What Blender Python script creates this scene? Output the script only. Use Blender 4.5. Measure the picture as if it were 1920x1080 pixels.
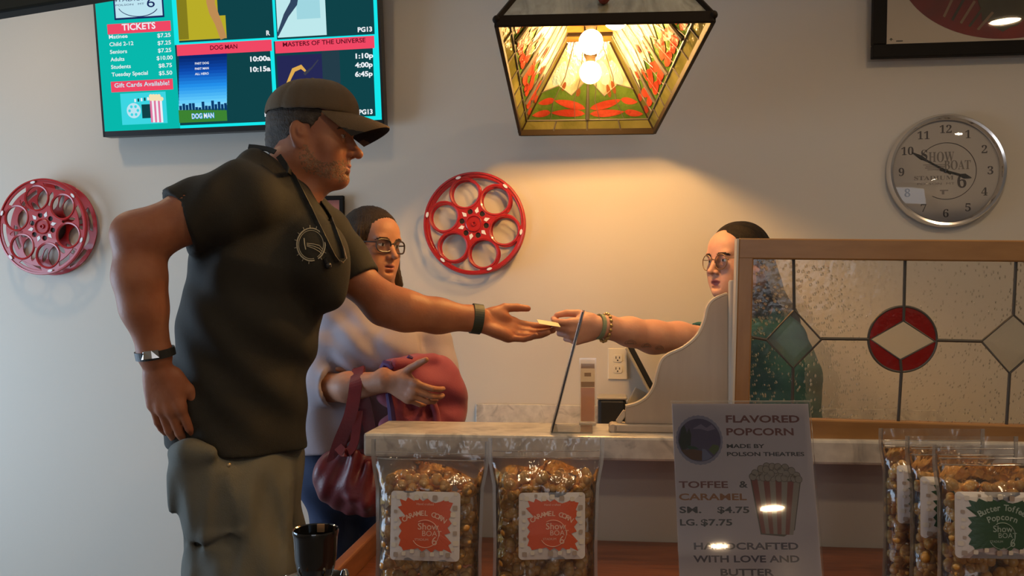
import bpy, bmesh, math, random
import numpy as np
from mathutils import Vector, Matrix, Euler

for _o in list(bpy.data.objects):
    bpy.data.objects.remove(_o)
SC = bpy.context.scene
COL = SC.collection
R = math.radians

# ------------------------------------------------------------------ camera
CAMH, FPX, HOR = 1.27, 1500.0, 590.0        # eye height, focal length in px of the 1920 wide frame, horizon row
cam_data = bpy.data.cameras.new('camera')
cam_data.sensor_width = 36.0
cam_data.lens = FPX / 1920 * 36.0
cam_data.shift_y = (HOR - 540.0) / 1920.0
cam_data.clip_start = 0.02
cam = bpy.data.objects.new('camera', cam_data)
COL.objects.link(cam)
cam.location = (0, 0, CAMH)
cam.rotation_euler = (R(90), 0, 0)
SC.camera = cam

# ------------------------------------------------------------------ world, daylight, exposure
world = bpy.data.worlds.new('world')
SC.world = world
world.use_nodes = True
bg = world.node_tree.nodes['Background']
bg.inputs[0].default_value = (0.62, 0.76, 1.0, 1)
bg.inputs[1].default_value = 1.2

def area_light(name, loc, rot, sx, sy, watts, color):
    d = bpy.data.lights.new(name, 'AREA')
    d.shape = 'RECTANGLE'
    d.size, d.size_y, d.energy, d.color = sx, sy, watts, color
    o = bpy.data.objects.new(name, d)
    COL.objects.link(o)
    o.location, o.rotation_euler = loc, rot
    return o

# daylight from the unseen left window; added fill from behind the camera
area_light('window_daylight', (-3.36, 1.95, 1.05), (0, R(-90), 0), 1.4, 1.9, 54, (0.55, 0.76, 1.0))
area_light('lobby_fill', (0.6, -11.30, 1.3), (R(90), 0, 0), 4.6, 1.9, 45, (0.97, 0.93, 0.90))

SC.view_settings.view_transform = 'Standard'
SC.view_settings.look = 'None'
SC.view_settings.exposure = 0.0
SC.view_settings.gamma = 1.0
SC.view_settings.use_curve_mapping = False
SC.cycles.max_bounces = 10
SC.cycles.transparent_max_bounces = 24
SC.cycles.caustics_reflective = False
SC.cycles.caustics_refractive = False
SC.cycles.sample_clamp_indirect = 6.0
SC.cycles.use_denoising = True
# ------------------------------------------------------------------ helpers: places
def P(px, py, d):
    """point at depth d seen at photo pixel (px, py)"""
    return np.array([(px - 960) / FPX * d, d, CAMH + (HOR - py) / FPX * d])

WALL_D, WALL_T = 3.0, 0.12            # back wall: y = WALL_D - WALL_T * x
LEDGE_D, LEDGE_T = 1.66, 0.10         # front edge of the serving ledge
WROT, LROT = -math.atan(WALL_T), -math.atan(LEDGE_T)

def on_plane(px, py, d0, t):
    d = d0 / (1 + t * (px - 960) / FPX)
    return P(px, py, d)
def W(px, py, off=0.0): return on_plane(px, py, WALL_D - off, WALL_T)
def L(px, py, off=0.0): return on_plane(px, py, LEDGE_D + off, LEDGE_T)
def ledge_x(px, off=0.0):
    """position along the ledge (its own frame) under photo column px"""
    p = L(px, HOR, off)
    c, s = math.cos(-LROT), math.sin(-LROT)
    return c * p[0] - s * (p[1] - LEDGE_D)

# ------------------------------------------------------------------ helpers: materials
MATS = {}
def mat(name, color=(0.8, 0.8, 0.8), rough=0.5, metal=0.0, noise=0.0, nscale=20.0, bump=0.0, bscale=60.0, color2=None,
        spec=0.5, sheen=0.0, coat=0.0, sss=0.0, emit=None, estr=0.0, stretch=(1, 1, 1), alpha=1.0):
    if name in MATS: return MATS[name]
    m = bpy.data.materials.new(name); MATS[name] = m
    m.use_nodes = True
    nt = m.node_tree; N = nt.nodes; K = nt.links
    b = N['Principled BSDF']
    b.inputs['Base Color'].default_value = (*color, 1)
    b.inputs['Roughness'].default_value = rough
    b.inputs['Metallic'].default_value = metal
    b.inputs['Specular IOR Level'].default_value = spec
    b.inputs['Sheen Weight'].default_value = sheen
    b.inputs['Coat Weight'].default_value = coat
    b.inputs['Alpha'].default_value = alpha
    if sss:
        b.inputs['Subsurface Weight'].default_value = sss
        b.inputs['Subsurface Radius'].default_value = (0.012, 0.005, 0.003)
    if emit:
        b.inputs['Emission Color'].default_value = (*emit, 1)
        b.inputs['Emission Strength'].default_value = estr
    if noise or bump:
        tc = N.new('ShaderNodeTexCoord'); mp = N.new('ShaderNodeMapping')
        mp.inputs['Scale'].default_value = stretch
        K.new(tc.outputs['Object'], mp.inputs[0])
    if noise:
        n = N.new('ShaderNodeTexNoise'); n.inputs['Scale'].default_value = nscale; n.inputs['Detail'].default_value = 5
        K.new(mp.outputs[0], n.inputs[0])
        r = N.new('ShaderNodeValToRGB')
        r.color_ramp.elements[0].position, r.color_ramp.elements[1].position = 0.5 - 0.5 / (1 + 2 * noise), 0.5 + 0.5 / (1 + 2 * noise)
        c2 = color2 or tuple(c * 0.7 for c in color)
        r.color_ramp.elements[0].color = (*c2, 1); r.color_ramp.elements[1].color = (*color, 1)
        K.new(n.outputs[0], r.inputs[0]); K.new(r.outputs[0], b.inputs['Base Color'])
    if bump:
        n2 = N.new('ShaderNodeTexNoise'); n2.inputs['Scale'].default_value = bscale; n2.inputs['Detail'].default_value = 4
        K.new(mp.outputs[0], n2.inputs[0])
        bp = N.new('ShaderNodeBump'); bp.inputs['Strength'].default_value = bump; bp.inputs['Distance'].default_value = 0.01
        K.new(n2.outputs[0], bp.inputs['Height']); K.new(bp.outputs[0], b.inputs['Normal'])
    return m

def film(name, tint=(1, 1, 1), gloss=0.12, haze=0.06, rough=0.12, bump=0.0, bscale=30, hcol=(0.9, 0.9, 0.92), stretch=(1, 1, 1), ior=1.45):
    """clear sheet: lets the view through, with reflections and a little haze"""
    if name in MATS: return MATS[name]
    m = bpy.data.materials.new(name); MATS[name] = m
    m.use_nodes = True
    nt = m.node_tree; N = nt.nodes; K = nt.links
    N.remove(N['Principled BSDF']); out = N['Material Output']
    t = N.new('ShaderNodeBsdfTransparent'); t.inputs[0].default_value = (*tint, 1)
    g = N.new('ShaderNodeBsdfGlossy'); g.inputs['Roughness'].default_value = rough
    d = N.new('ShaderNodeBsdfDiffuse'); d.inputs[0].default_value = (*hcol, 1)
    fr = N.new('ShaderNodeFresnel'); fr.inputs[0].default_value = ior
    ad = N.new('ShaderNodeMath'); ad.operation = 'MULTIPLY_ADD'; ad.inputs[1].default_value = 1.0; ad.inputs[2].default_value = gloss; ad.use_clamp = True
    K.new(fr.outputs[0], ad.inputs[0])
    m1 = N.new('ShaderNodeMixShader'); m1.inputs[0].default_value = haze
    K.new(t.outputs[0], m1.inputs[1]); K.new(d.outputs[0], m1.inputs[2])
    m2 = N.new('ShaderNodeMixShader'); K.new(ad.outputs[0], m2.inputs[0])
    K.new(m1.outputs[0], m2.inputs[1]); K.new(g.outputs[0], m2.inputs[2])
    K.new(m2.outputs[0], out.inputs[0])
    if bump:
        tc = N.new('ShaderNodeTexCoord'); mp = N.new('ShaderNodeMapping'); mp.inputs['Scale'].default_value = stretch
        K.new(tc.outputs['Object'], mp.inputs[0])
        n2 = N.new('ShaderNodeTexNoise'); n2.inputs['Scale'].default_value = bscale; n2.inputs['Detail'].default_value = 3
        K.new(mp.outputs[0], n2.inputs[0])
        bp = N.new('ShaderNodeBump'); bp.inputs['Strength'].default_value = bump; bp.inputs['Distance'].default_value = 0.02
        K.new(n2.outputs[0], bp.inputs['Height'])
        K.new(bp.outputs[0], g.inputs['Normal'])
    return m

def glow(name, color, strength=1.0):
    if name in MATS: return MATS[name]
    m = bpy.data.materials.new(name); MATS[name] = m
    m.use_nodes = True
    N = m.node_tree.nodes
    N.remove(N['Principled BSDF'])
    e = N.new('ShaderNodeEmission'); e.inputs[0].default_value = (*color, 1); e.inputs[1].default_value = strength
    m.node_tree.links.new(e.outputs[0], N['Material Output'].inputs[0])
    return m

def srgb(r, g, b):
    f = lambda c: (c / 255 / 12.92) if c / 255 <= 0.04045 else ((c / 255 + 0.055) / 1.055) ** 2.4
    return (f(r), f(g), f(b))

# ------------------------------------------------------------------ helpers: objects
def tag(o, label=None, cat=None, group=None, kind=None):
    if label: o['label'] = label
    if cat: o['category'] = cat
    if group: o['group'] = group
    if kind: o['kind'] = kind
    return o
def empty(name, label, cat, loc=(0, 0, 0), rotz=0.0, group=None, mtx=None):
    o = bpy.data.objects.new(name, None); COL.objects.link(o)
    o.empty_display_size = 0.05
    if mtx is not None: o.matrix_world = mtx
    else:
        o.location = Vector(loc); o.rotation_euler = (0, 0, rotz)
    tag(o, label, cat, group)
    return o
def link(name, me, mats, parent=None, smooth=False):
    o = bpy.data.objects.new(name, me); COL.objects.link(o)
    for m in (mats if isinstance(mats, (list, tuple)) else [mats]):
        if m is not None: me.materials.append(m)
    if smooth:
        me.polygons.foreach_set('use_smooth', [True] * len(me.polygons))
    if parent: o.parent = parent
    return o
def copy_tree(o, parent=None):
    c = o.copy(); COL.objects.link(c); c.parent = parent
    for ch in list(o.children): copy_tree(ch, c)
    return c

class MB:
    """mesh builder: collects shapes, then links them as ONE mesh object"""
    def __init__(self): self.v, self.f, self.m, self.mi = [], [], [], 0
    def mat(self, i): self.mi = i; return self
    def add(self, vs, fs):
        n = len(self.v)
        self.v += [tuple(float(c) for c in p) for p in vs]
        self.f += [tuple(i + n for i in q) for q in fs]
        self.m += [self.mi] * len(fs)
        return self
    def box(self, c, s, rot=None):
        hx, hy, hz = s[0] / 2, s[1] / 2, s[2] / 2
        vs = [Vector((sx * hx, sy * hy, sz * hz)) for sx in (-1, 1) for sy in (-1, 1) for sz in (-1, 1)]
        if rot is not None: vs = [rot @ v for v in vs]
        vs = [v + Vector(c) for v in vs]
        return self.add(vs, [(0, 1, 3, 2), (4, 6, 7, 5), (0, 4, 5, 1), (2, 3, 7, 6), (0, 2, 6, 4), (1, 5, 7, 3)])
    def bar(self, a, b, w, h, up=(0, 0, 1)):
        """rectangular bar from a to b; w across, h along 'up'"""
        a, b = Vector(a), Vector(b); d = (b - a); ln = d.length; d.normalize()
        u = Vector(up); sd = d.cross(u)
        if sd.length < 1e-4: sd = d.cross(Vector((1, 0, 0)))
        sd.normalize(); u = sd.cross(d)
        rot = Matrix((d, sd, u)).transposed()
        return self.box((a + b) / 2, (ln, w, h), rot)
    def lathe(self, prof, c=(0, 0, 0), n=32, axis='z', caps=True):
        vs, fs = [], []
        for r, z in prof:
            for k in range(n):
                a = 2 * math.pi * k / n
                x, y = r * math.cos(a), r * math.sin(a)
                q = (x, y, z) if axis == 'z' else ((x, -z, y) if axis == 'y' else (z, x, y))
                vs.append((q[0] + c[0], q[1] + c[1], q[2] + c[2]))
        for i in range(len(prof) - 1):
            for k in range(n):
                fs.append((i * n + k, i * n + (k + 1) % n, (i + 1) * n + (k + 1) % n, (i + 1) * n + k))
        if caps:
            if prof[0][0] > 1e-6: fs.append(tuple(range(n - 1, -1, -1)))
            if prof[-1][0] > 1e-6: fs.append(tuple((len(prof) - 1) * n + k for k in range(n)))
        return self.add(vs, fs)
    def tube(self, pts, r, n=10, closed=False, caps=True, flat=None):
        pts = [Vector(p) for p in pts]; m = len(pts); vs, fs = [], []
        rs = r if isinstance(r, (list, tuple)) else [r] * m
        prev = None
        for i, p in enumerate(pts):
            if closed: t = pts[(i + 1) % m] - pts[i - 1]
            else: t = pts[min(i + 1, m - 1)] - pts[max(i - 1, 0)]
            t.normalize()
            if prev is None:
                u = t.orthogonal() if flat is None else Vector(flat) - t * t.dot(Vector(flat))
            else: u = prev - t * prev.dot(t)
            if flat is not None: u = Vector(flat) - t * t.dot(Vector(flat))
            u.normalize(); prev = u; w = t.cross(u)
            for k in range(n):
                a = 2 * math.pi * k / n
                vs.append(p + (u * math.cos(a) + w * math.sin(a)) * rs[i])
        for i in range(m if closed else m - 1):
            j = (i + 1) % m
            for k in range(n):
                fs.append((i * n + k, i * n + (k + 1) % n, j * n + (k + 1) % n, j * n + k))
        if caps and not closed:
            fs.append(tuple(range(n - 1, -1, -1))); fs.append(tuple((m - 1) * n + k for k in range(n)))
        return self.add(vs, fs)
    def ribbon(self, pts, ups, w, th):
        """flat strap: pts along it, ups = across direction per point"""
        vs, fs = [], []; m = len(pts)
        for i in range(m):
            p = Vector(pts[i]); t = Vector(pts[min(i + 1, m - 1)]) - Vector(pts[max(i - 1, 0)]); t.normalize()
            a = Vector(ups[i]) if not isinstance(ups, Vector) else ups
            a = (a - t * a.dot(t)).normalized(); nn = t.cross(a)
            for sa, sn in ((-1, -1), (1, -1), (1, 1), (-1, 1)):
                vs.append(p + a * (sa * w / 2) + nn * (sn * th / 2))
        for i in range(m - 1):
            for k in range(4): fs.append((i * 4 + k, i * 4 + (k + 1) % 4, i * 4 + 4 + (k + 1) % 4, i * 4 + 4 + k))
        fs += [(3, 2, 1, 0), tuple((m - 1) * 4 + k for k in range(4))]
        return self.add(vs, fs)
    def prism(self, poly, y0, y1):
        """polygon in x-z swept from y0 to y1 (convex or gently concave)"""
        n = len(poly)
        vs = [(x, y0, z) for x, z in poly] + [(x, y1, z) for x, z in poly]
        fs = [tuple(range(n)), tuple(range(2 * n - 1, n - 1, -1))]
        fs += [(i, i + n, (i + 1) % n + n, (i + 1) % n) for i in range(n)]
        return self.add(vs, fs)
    def sphere(self, c, r, n=16, m=10, sc=(1, 1, 1), rot=None):
        vs, fs = [], []
        for i in range(1, m):
            t = math.pi * i / m
            for k in range(n):
                a = 2 * math.pi * k / n
                v = Vector((r * sc[0] * math.sin(t) * math.cos(a), r * sc[1] * math.sin(t) * math.sin(a), r * sc[2] * math.cos(t)))
                if rot is not None: v = rot @ v
                vs.append(v + Vector(c))
        for q in (1, -1):
            v = Vector((0, 0, q * r * sc[2]))
            if rot is not None: v = rot @ v
            vs.append(v + Vector(c))
        T, B = len(vs) - 2, len(vs) - 1
        for i in range(m - 2):
            for k in range(n): fs.append((i * n + k, (i + 1) * n + k, (i + 1) * n + (k + 1) % n, i * n + (k + 1) % n))
        for k in range(n):
            fs.append((T, k, (k + 1) % n)); fs.append((B, (m - 2) * n + (k + 1) % n, (m - 2) * n + k))
        return self.add(vs, fs)
    def build(self, name, mats, parent=None, smooth=False, bevel=0.0, world=False, seg=2):
        vs = self.v
        if world and parent is not None:
            inv = parent.matrix_basis.inverted()
            vs = [tuple(inv @ Vector(v)) for v in vs]
        me = bpy.data.meshes.new(name); me.from_pydata(vs, [], self.f)
        me.update()
        o = link(name, me, mats, parent, False)
        if any(self.m): me.polygons.foreach_set('material_index', self.m)
        if smooth:
            me.polygons.foreach_set('use_smooth', [True] * len(me.polygons))
            me.set_sharp_from_angle(angle=R(40))
        if bevel:
            b = o.modifiers.new('bevel', 'BEVEL'); b.width = bevel; b.segments = seg; b.limit_method = 'ANGLE'; b.angle_limit = R(35)
        return o

def plate(loops, th, name, mats, parent=None, bevel=0.0, y=0.0):
    """flat plate from 2-D outlines (x, z); the first is outer, the rest cut holes; th thick, centred on y"""
    cu = bpy.data.curves.new(name, 'CURVE'); cu.dimensions = '2D'; cu.fill_mode = 'BOTH'
    cu.extrude = max(th / 2 - bevel, 0.00001); cu.bevel_depth = bevel; cu.bevel_resolution = 1; cu.offset = -bevel
    for lp in loops:
        s = cu.splines.new('POLY'); s.points.add(len(lp) - 1)
        for i, (x, z) in enumerate(lp): s.points[i].co = (x, z, 0, 1)
        s.use_cyclic_u = True
    t = bpy.data.objects.new('tmp', cu); COL.objects.link(t)
    bpy.context.view_layer.update()
    me = bpy.data.meshes.new_from_object(t)
    bpy.data.objects.remove(t); bpy.data.curves.remove(cu)
    me.transform(Matrix.Translation((0, y, 0)) @ Matrix.Rotation(R(90), 4, 'X'))
    me.name = name; me.materials.clear()
    return link(name, me, mats, parent)
def circ(cx, cz, r, n=48, a0=0.0, a1=2 * math.pi):
    e = (a1 - a0) >= 2 * math.pi - 1e-6
    return [(cx + r * math.cos(a0 + (a1 - a0) * k / (n if e else n - 1)), cz + r * math.sin(a0 + (a1 - a0) * k / (n if e else n - 1))) for k in range(n)]

def text_verts(body, size, align='LEFT', bold=0.0, xs=1.0, width=None, shear=0.0):
    cu = bpy.data.curves.new('text', 'FONT'); cu.body = body; cu.size = size; cu.align_x = align; cu.offset = bold; cu.shear = shear
    cu.resolution_u = 3
    t = bpy.data.objects.new('tmp', cu); COL.objects.link(t)
    bpy.context.view_layer.update()
    me = bpy.data.meshes.new_from_object(t)
    bpy.data.objects.remove(t); bpy.data.curves.remove(cu)
    vs = np.array([v.co[:] for v in me.vertices]).reshape(-1, 3); fs = [tuple(p.vertices) for p in me.polygons]
    bpy.data.meshes.remove(me)
    if width and len(vs): xs = width / max(1e-6, np.ptp(vs[:, 0]))
    if len(vs):
        vs[:, 0] *= xs
        if width and align == 'LEFT': vs[:, 0] -= vs[:, 0].min()
    return vs, fs
def cap(h):  # font size that gives capitals h tall
    return h / 0.73
def lettering(body, h, x, z, y, m, parent, align='LEFT', bold=0.0, xs=1.0, width=None, name='lettering', rot=0.0, fy=None, shear=0.0):
    """flat lettering of cap height h, base line at local (x, z), on the plane y (facing -y)"""
    vs, fs = text_verts(body, cap(h), align, bold, xs, width, shear)
    c, s = math.cos(rot), math.sin(rot); out = []
    for a, b, _ in vs:
        X, Z = x + c * a - s * b, z + s * a + c * b
        out.append((X, (fy(X, Z) if fy else y), Z))
    mb = MB(); mb.add(out, fs)
    return mb.build(name, m, parent)
def arc_lettering(body, h, cx, cz, r, a_mid, span, y, m, parent, bold=0.0, fy=None, name='lettering'):
    """letters set round an arc (angles in degrees, clockwise reading)"""
    mb = MB(); n = len(body)
    for i, ch in enumerate(body):
        if ch == ' ': continue
        a = R(a_mid + span / 2 - span * i / max(1, n - 1))
        vs, fs = text_verts(ch, cap(h), 'CENTER', bold)
        t = a - math.pi / 2; c, s = math.cos(t), math.sin(t)
        ox, oz = cx + r * math.cos(a), cz + r * math.sin(a); out = []
        for p, q, _ in vs:
            X, Z = ox + c * p - s * q, oz + s * p + c * q
            out.append((X, (fy(X, Z) if fy else y), Z))
        mb.add(out, fs)
    return mb.build(name, m, parent)
def flat_poly(name, poly, y, m, parent, fy=None, th=0.0006):
    if fy is None:
        return plate([poly], th, name, m, parent, y=y)
    mb = MB(); n = len(poly); cx = sum(p[0] for p in poly) / n; cz = sum(p[1] for p in poly) / n
    vs = []; rings = 7
    for i in range(rings + 1):
        k = 1 - i / rings
        for x, z in poly:
            X, Z = cx + (x - cx) * k, cz + (z - cz) * k
            vs.append((X, fy(X, Z), Z))
    fs = [(i * n + k, i * n + (k + 1) % n, (i + 1) * n + (k + 1) % n, (i + 1) * n + k) for i in range(rings) for k in range(n)]
    mb.add(vs, fs)
    return mb.build(name, m, parent)

class Frame:
    """a flat thing's own plane: turns photo pixels into its local (x, z)"""
    def __init__(self, mtx): self.m = mtx; self.i = mtx.inverted()
    def at(self, px, py, y=0.0):
        o = self.i @ Vector((0, 0, CAMH)); p = self.i @ Vector(P(px, py, 1.0)); d = p - o
        k = (y - o.y) / d.y; q = o + d * k
        return (q.x, q.z)
    def quad(self, x0, y0, x1, y1):
        a, b, c, d = self.at(x0, y0), self.at(x1, y0), self.at(x1, y1), self.at(x0, y1)
        return ((a[0] + d[0]) / 2, (c[1] + d[1]) / 2, (b[0] + c[0]) / 2, (a[1] + b[1]) / 2)   # x0, z0, x1, z1
def rect(x0, z0, x1, z1): return [(x0, z0), (x1, z0), (x1, z1), (x0, z1)]
def rrect(x0, z0, x1, z1, r, n=5):
    out = []
    for cx, cz, a in ((x1 - r, z0 + r, -90), (x1 - r, z1 - r, 0), (x0 + r, z1 - r, 90), (x0 + r, z0 + r, 180)):
        out += [(cx + r * math.cos(R(a + 90 * k / n)), cz + r * math.sin(R(a + 90 * k / n))) for k in range(n + 1)]
    return out

# ------------------------------------------------------------------ helpers: organic surfaces (signed distance -> mesh)
def nrm(v): v = np.asarray(v, float); return v / np.linalg.norm(v)
class SDF:
    def __init__(self, k=0.02): self.ops = []; self.k = k; self.disp = None
    def rc(self, a, b, ra, rb, k=None, op='+'):
        a, b = np.asarray(a, float), np.asarray(b, float); rm = max(ra, rb)
        self.ops.append(('rc', op, self.k if k is None else k, (a, b, ra, rb), np.minimum(a, b) - rm, np.maximum(a, b) + rm)); return self
    def chain(self, pts, rs, k=None, op='+'):
        for i in range(len(pts) - 1): self.rc(pts[i], pts[i + 1], rs[i], rs[i + 1], k, op)
        return self
    def el(self, c, r, M=None, k=None, op='+'):
        c = np.asarray(c, float); r = np.asarray(r, float); M = np.eye(3) if M is None else np.asarray(M, float)   # rows = axes
        e = np.abs(M.T) @ r
        self.ops.append(('el', op, self.k if k is None else k, (c, r, M), c - e, c + e)); return self
    def erc(self, a, b, ra, rb, ax, s, k=None, op='+'):
        """round cone whose section is stretched s times along the unit axis ax"""
        a, b = np.asarray(a, float), np.asarray(b, float); rm = max(ra, rb) * s
        self.ops.append(('erc', op, self.k if k is None else k, (a, b, ra, rb, nrm(ax), s), np.minimum(a, b) - rm, np.maximum(a, b) + rm)); return self
    def box(self, c, h, M=None, rad=0.005, k=None, op='+'):
        c = np.asarray(c, float); h = np.asarray(h, float); M = np.eye(3) if M is None else np.asarray(M, float)
        e = np.abs(M.T) @ h
        self.ops.append(('box', op, self.k if k is None else k, (c, h, M, rad), c - e, c + e)); return self
    def fn(self, f, op, k=0.004):
        self.ops.append(('fn', op, k, f, None, None)); return self
    def ev(self, p, margin):
        d = np.full(len(p), 1.0, np.float32)
        for kind, op, k, a, lo, hi in self.ops:
            if lo is not None:
                mg = margin + k
                sel = np.flatnonzero(((p > (lo - mg).astype(np.float32)) & (p < (hi + mg).astype(np.float32))).all(1))
                if not len(sel): continue
                q = p[sel]
            else: sel = slice(None); q = p
            if kind in ('rc', 'erc'):
                A, B, ra, rb = a[:4]; v = q - A.astype(np.float32); ba = (B - A).astype(np.float32)
                if kind == 'erc':
                    ax, s = a[4].astype(np.float32), a[5]
                    v = v - np.outer(v @ ax, ax) * np.float32(1 - 1 / s); ba = ba - ax * (ba @ ax) * np.float32(1 - 1 / s)
                h = np.clip(v @ ba / max(1e-9, float(ba @ ba)), 0, 1)
                w = v - h[:, None] * ba
                e = np.sqrt((w * w).sum(1)) - (ra + (rb - ra) * h)
            elif kind == 'el':
                C, r, M = a; v = (q - C.astype(np.float32)) @ M.T.astype(np.float32); r = r.astype(np.float32)
                u = v / r; w = u / r
                k0 = np.sqrt((u * u).sum(1)); k1 = np.sqrt((w * w).sum(1)) + 1e-9
                e = k0 * (k0 - 1) / k1
            elif kind == 'box':
                C, h, M, rad = a; v = np.abs((q - C.astype(np.float32)) @ M.T.astype(np.float32)) - (h - rad).astype(np.float32)
                e = np.sqrt((np.maximum(v, 0) ** 2).sum(1)) + np.minimum(v.max(1), 0) - rad
            else: e = a(q).astype(np.float32)
            c = d[sel]
            if op == '+':
                hh = np.maximum(k - np.abs(c - e), 0) / max(k, 1e-6); d[sel] = np.minimum(c, e) - hh * hh * k * 0.25
            elif op == '-':
                e = -e; hh = np.maximum(k - np.abs(c - e), 0) / max(k, 1e-6); d[sel] = np.maximum(c, e) + hh * hh * k * 0.25
            elif op == '&':
                hh = np.maximum(k - np.abs(c - e), 0) / max(k, 1e-6); d[sel] = np.maximum(c, e) + hh * hh * k * 0.25
            else: d[sel] = c + e
        return d
    def mesh(self, cell):
        los = [o[4] for o in self.ops if o[4] is not None and o[1] == '+']; his = [o[5] for o in self.ops if o[4] is not None and o[1] == '+']
        lo = np.min(los, 0) - 4 * cell - 0.012; hi = np.max(his, 0) + 4 * cell + 0.012
        q = 4; nc = np.ceil((hi - lo) / (cell * q)).astype(int) + 1
        g = [lo[i] + cell * (np.arange(nc[i]) * q + (q - 1) / 2) for i in range(3)]
        cp = np.stack(np.meshgrid(*g, indexing='ij'), -1).reshape(-1, 3).astype(np.float32)
        cd = self.ev(cp, 8 * cell).reshape(nc)
        act = np.abs(cd) < cell * q * 1.9
        D = np.repeat(np.repeat(np.repeat(cd, q, 0), q, 1), q, 2)
        A = np.repeat(np.repeat(np.repeat(act, q, 0), q, 1), q, 2)
        ix = np.flatnonzero(A); sh = D.shape
        I = np.stack(np.unravel_index(ix, sh), 1)
        Df = D.reshape(-1)
        for s in range(0, len(ix), 400000):
            pp = (lo + I[s:s + 400000] * cell).astype(np.float32)
            Df[ix[s:s + 400000]] = self.ev(pp, 3 * cell)
        S = D < 0
        n1 = S[:-1].astype(np.int8) + S[1:]; n2 = n1[:, :-1] + n1[:, 1:]; n3 = n2[:, :, :-1] + n2[:, :, 1:]
        cells = np.argwhere((n3 > 0) & (n3 < 8))
        vid = np.full(n3.shape, -1, np.int32); vid[cells[:, 0], cells[:, 1], cells[:, 2]] = np.arange(len(cells))
        acc = np.zeros((len(cells), 3)); cnt = np.zeros(len(cells))
        cor = [(i, j, k) for i in (0, 1) for j in (0, 1) for k in (0, 1)]
        val = {c: D[cells[:, 0] + c[0], cells[:, 1] + c[1], cells[:, 2] + c[2]] for c in cor}
        for c in cor:
            for ax in range(3):
                if c[ax]: continue
                e = list(c); e[ax] = 1; e = tuple(e)
                a, b = val[c], val[e]; x = (a < 0) != (b < 0)
                t = np.where(x, a / np.where(x, a - b, 1), 0)
                pos = np.tile(np.array(c, float), (len(cells), 1)); pos[:, ax] += t
                acc += pos * x[:, None]; cnt += x
        V = lo + (cells + acc / cnt[:, None]) * cell
        quads = []
        for ax in range(3):
            o = [slice(None)] * 3; o2 = list(o); o[ax] = slice(0, -1); o2[ax] = slice(1, None)
            E = S[tuple(o)] != S[tuple(o2)]
            e = np.argwhere(E); b, c = (ax + 1) % 3, (ax + 2) % 3
            ok = (e[:, b] > 0) & (e[:, c] > 0) & (e[:, b] < sh[b] - 1) & (e[:, c] < sh[c] - 1); e = e[ok]
            inside = S[e[:, 0], e[:, 1], e[:, 2]]
            def vi(db, dc):
                f = e.copy(); f[:, b] -= db; f[:, c] -= dc
                return vid[f[:, 0], f[:, 1], f[:, 2]]
            qd = np.stack([vi(1, 1), vi(0, 1), vi(0, 0), vi(1, 0)], 1)
            qd[~inside] = qd[~inside][:, ::-1]
            quads.append(qd)
        return V, np.concatenate(quads)
    def build(self, name, mats, parent=None, cell=0.005, region=None, smooth_it=1):
        V, Q = self.mesh(cell)
        for _ in range(smooth_it):
            s = np.zeros_like(V); n = np.zeros(len(V))
            for i in range(4):
                for j in ((i + 1) % 4, (i + 3) % 4):
                    np.add.at(s, Q[:, i], V[Q[:, j]]); np.add.at(n, Q[:, i], 1)
            V = 0.5 * V + 0.5 * s / np.maximum(n, 1)[:, None]
        mi = region(V[Q].mean(1)) if region else None
        if parent is not None:
            inv = np.array(parent.matrix_basis.inverted()); V = V @ inv[:3, :3].T + inv[:3, 3]
        me = bpy.data.meshes.new(name)
        me.vertices.add(len(V)); me.vertices.foreach_set('co', V.astype(np.float32).ravel())
        me.loops.add(len(Q) * 4); me.loops.foreach_set('vertex_index', Q.astype(np.int32).ravel())
        me.polygons.add(len(Q)); me.polygons.foreach_set('loop_start', np.arange(0, len(Q) * 4, 4, dtype=np.int32))
        me.polygons.foreach_set('use_smooth', np.ones(len(Q), bool))
        o = link(name, me, mats, parent)
        if mi is not None: me.polygons.foreach_set('material_index', mi.astype(np.int32))
        me.update(); me.validate()
        return o
# ------------------------------------------------------------------ the room
CEIL = 2.75
M_wall = mat('wall_paint', (0.60, 0.55, 0.475), 0.75, bump=0.04, bscale=220, spec=0.3)
M_ceil = mat('ceiling_paint', (0.72, 0.70, 0.66), 0.9)
M_floor = mat('floor_tile', (0.20, 0.18, 0.165), 0.5, noise=0.8, nscale=3)
M_trim = mat('trim_paint', (0.75, 0.74, 0.72), 0.5)
M_glassw = film('window_glass', gloss=0.02, haze=0.0, rough=0.02)

def struct(name, mb, m, **kw):
    o = mb.build(name, m, None, **kw); o['kind'] = 'structure'; return o
struct('floor', MB().box((0.38, -4.0, -0.05), (7.8, 15.8, 0.1)), M_floor)
struct('ceiling', MB().box((0.38, -4.0, CEIL + 0.05), (7.8, 15.8, 0.1)), M_ceil)
wb = struct('wall_back', MB().box((0.38, 0.06, CEIL / 2), (7.8, 0.12, CEIL)), M_wall)
wb.location = (0, WALL_D, 0); wb.rotation_euler = (0, 0, WROT)
mb = MB()
for y0, y1, z0, z1 in ((-11.4, 1.0, 0, CEIL), (2.9, 3.42, 0, CEIL), (1.0, 2.9, 0, 0.3), (1.0, 2.9, 1.8, CEIL)):
    mb.box((-3.46, (y0 + y1) / 2, (z0 + z1) / 2), (0.12, y1 - y0, z1 - z0))
struct('wall_left', mb, M_wall)
struct('wall_right', MB().box((4.22, -4.45, CEIL / 2), (0.12, 13.9, CEIL)), M_wall)
mb = MB()
for x0, x1, z0, z1 in ((-3.52, -1.7, 0, CEIL), (2.9, 4.28, 0, CEIL), (-1.7, 2.9, 0, 0.35), (-1.7, 2.9, 2.25, CEIL)):
    mb.box(((x0 + x1) / 2, -11.46, (z0 + z1) / 2), (x1 - x0, 0.12, z1 - z0))
struct('wall_front', mb, M_wall)
mb = MB()
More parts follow.
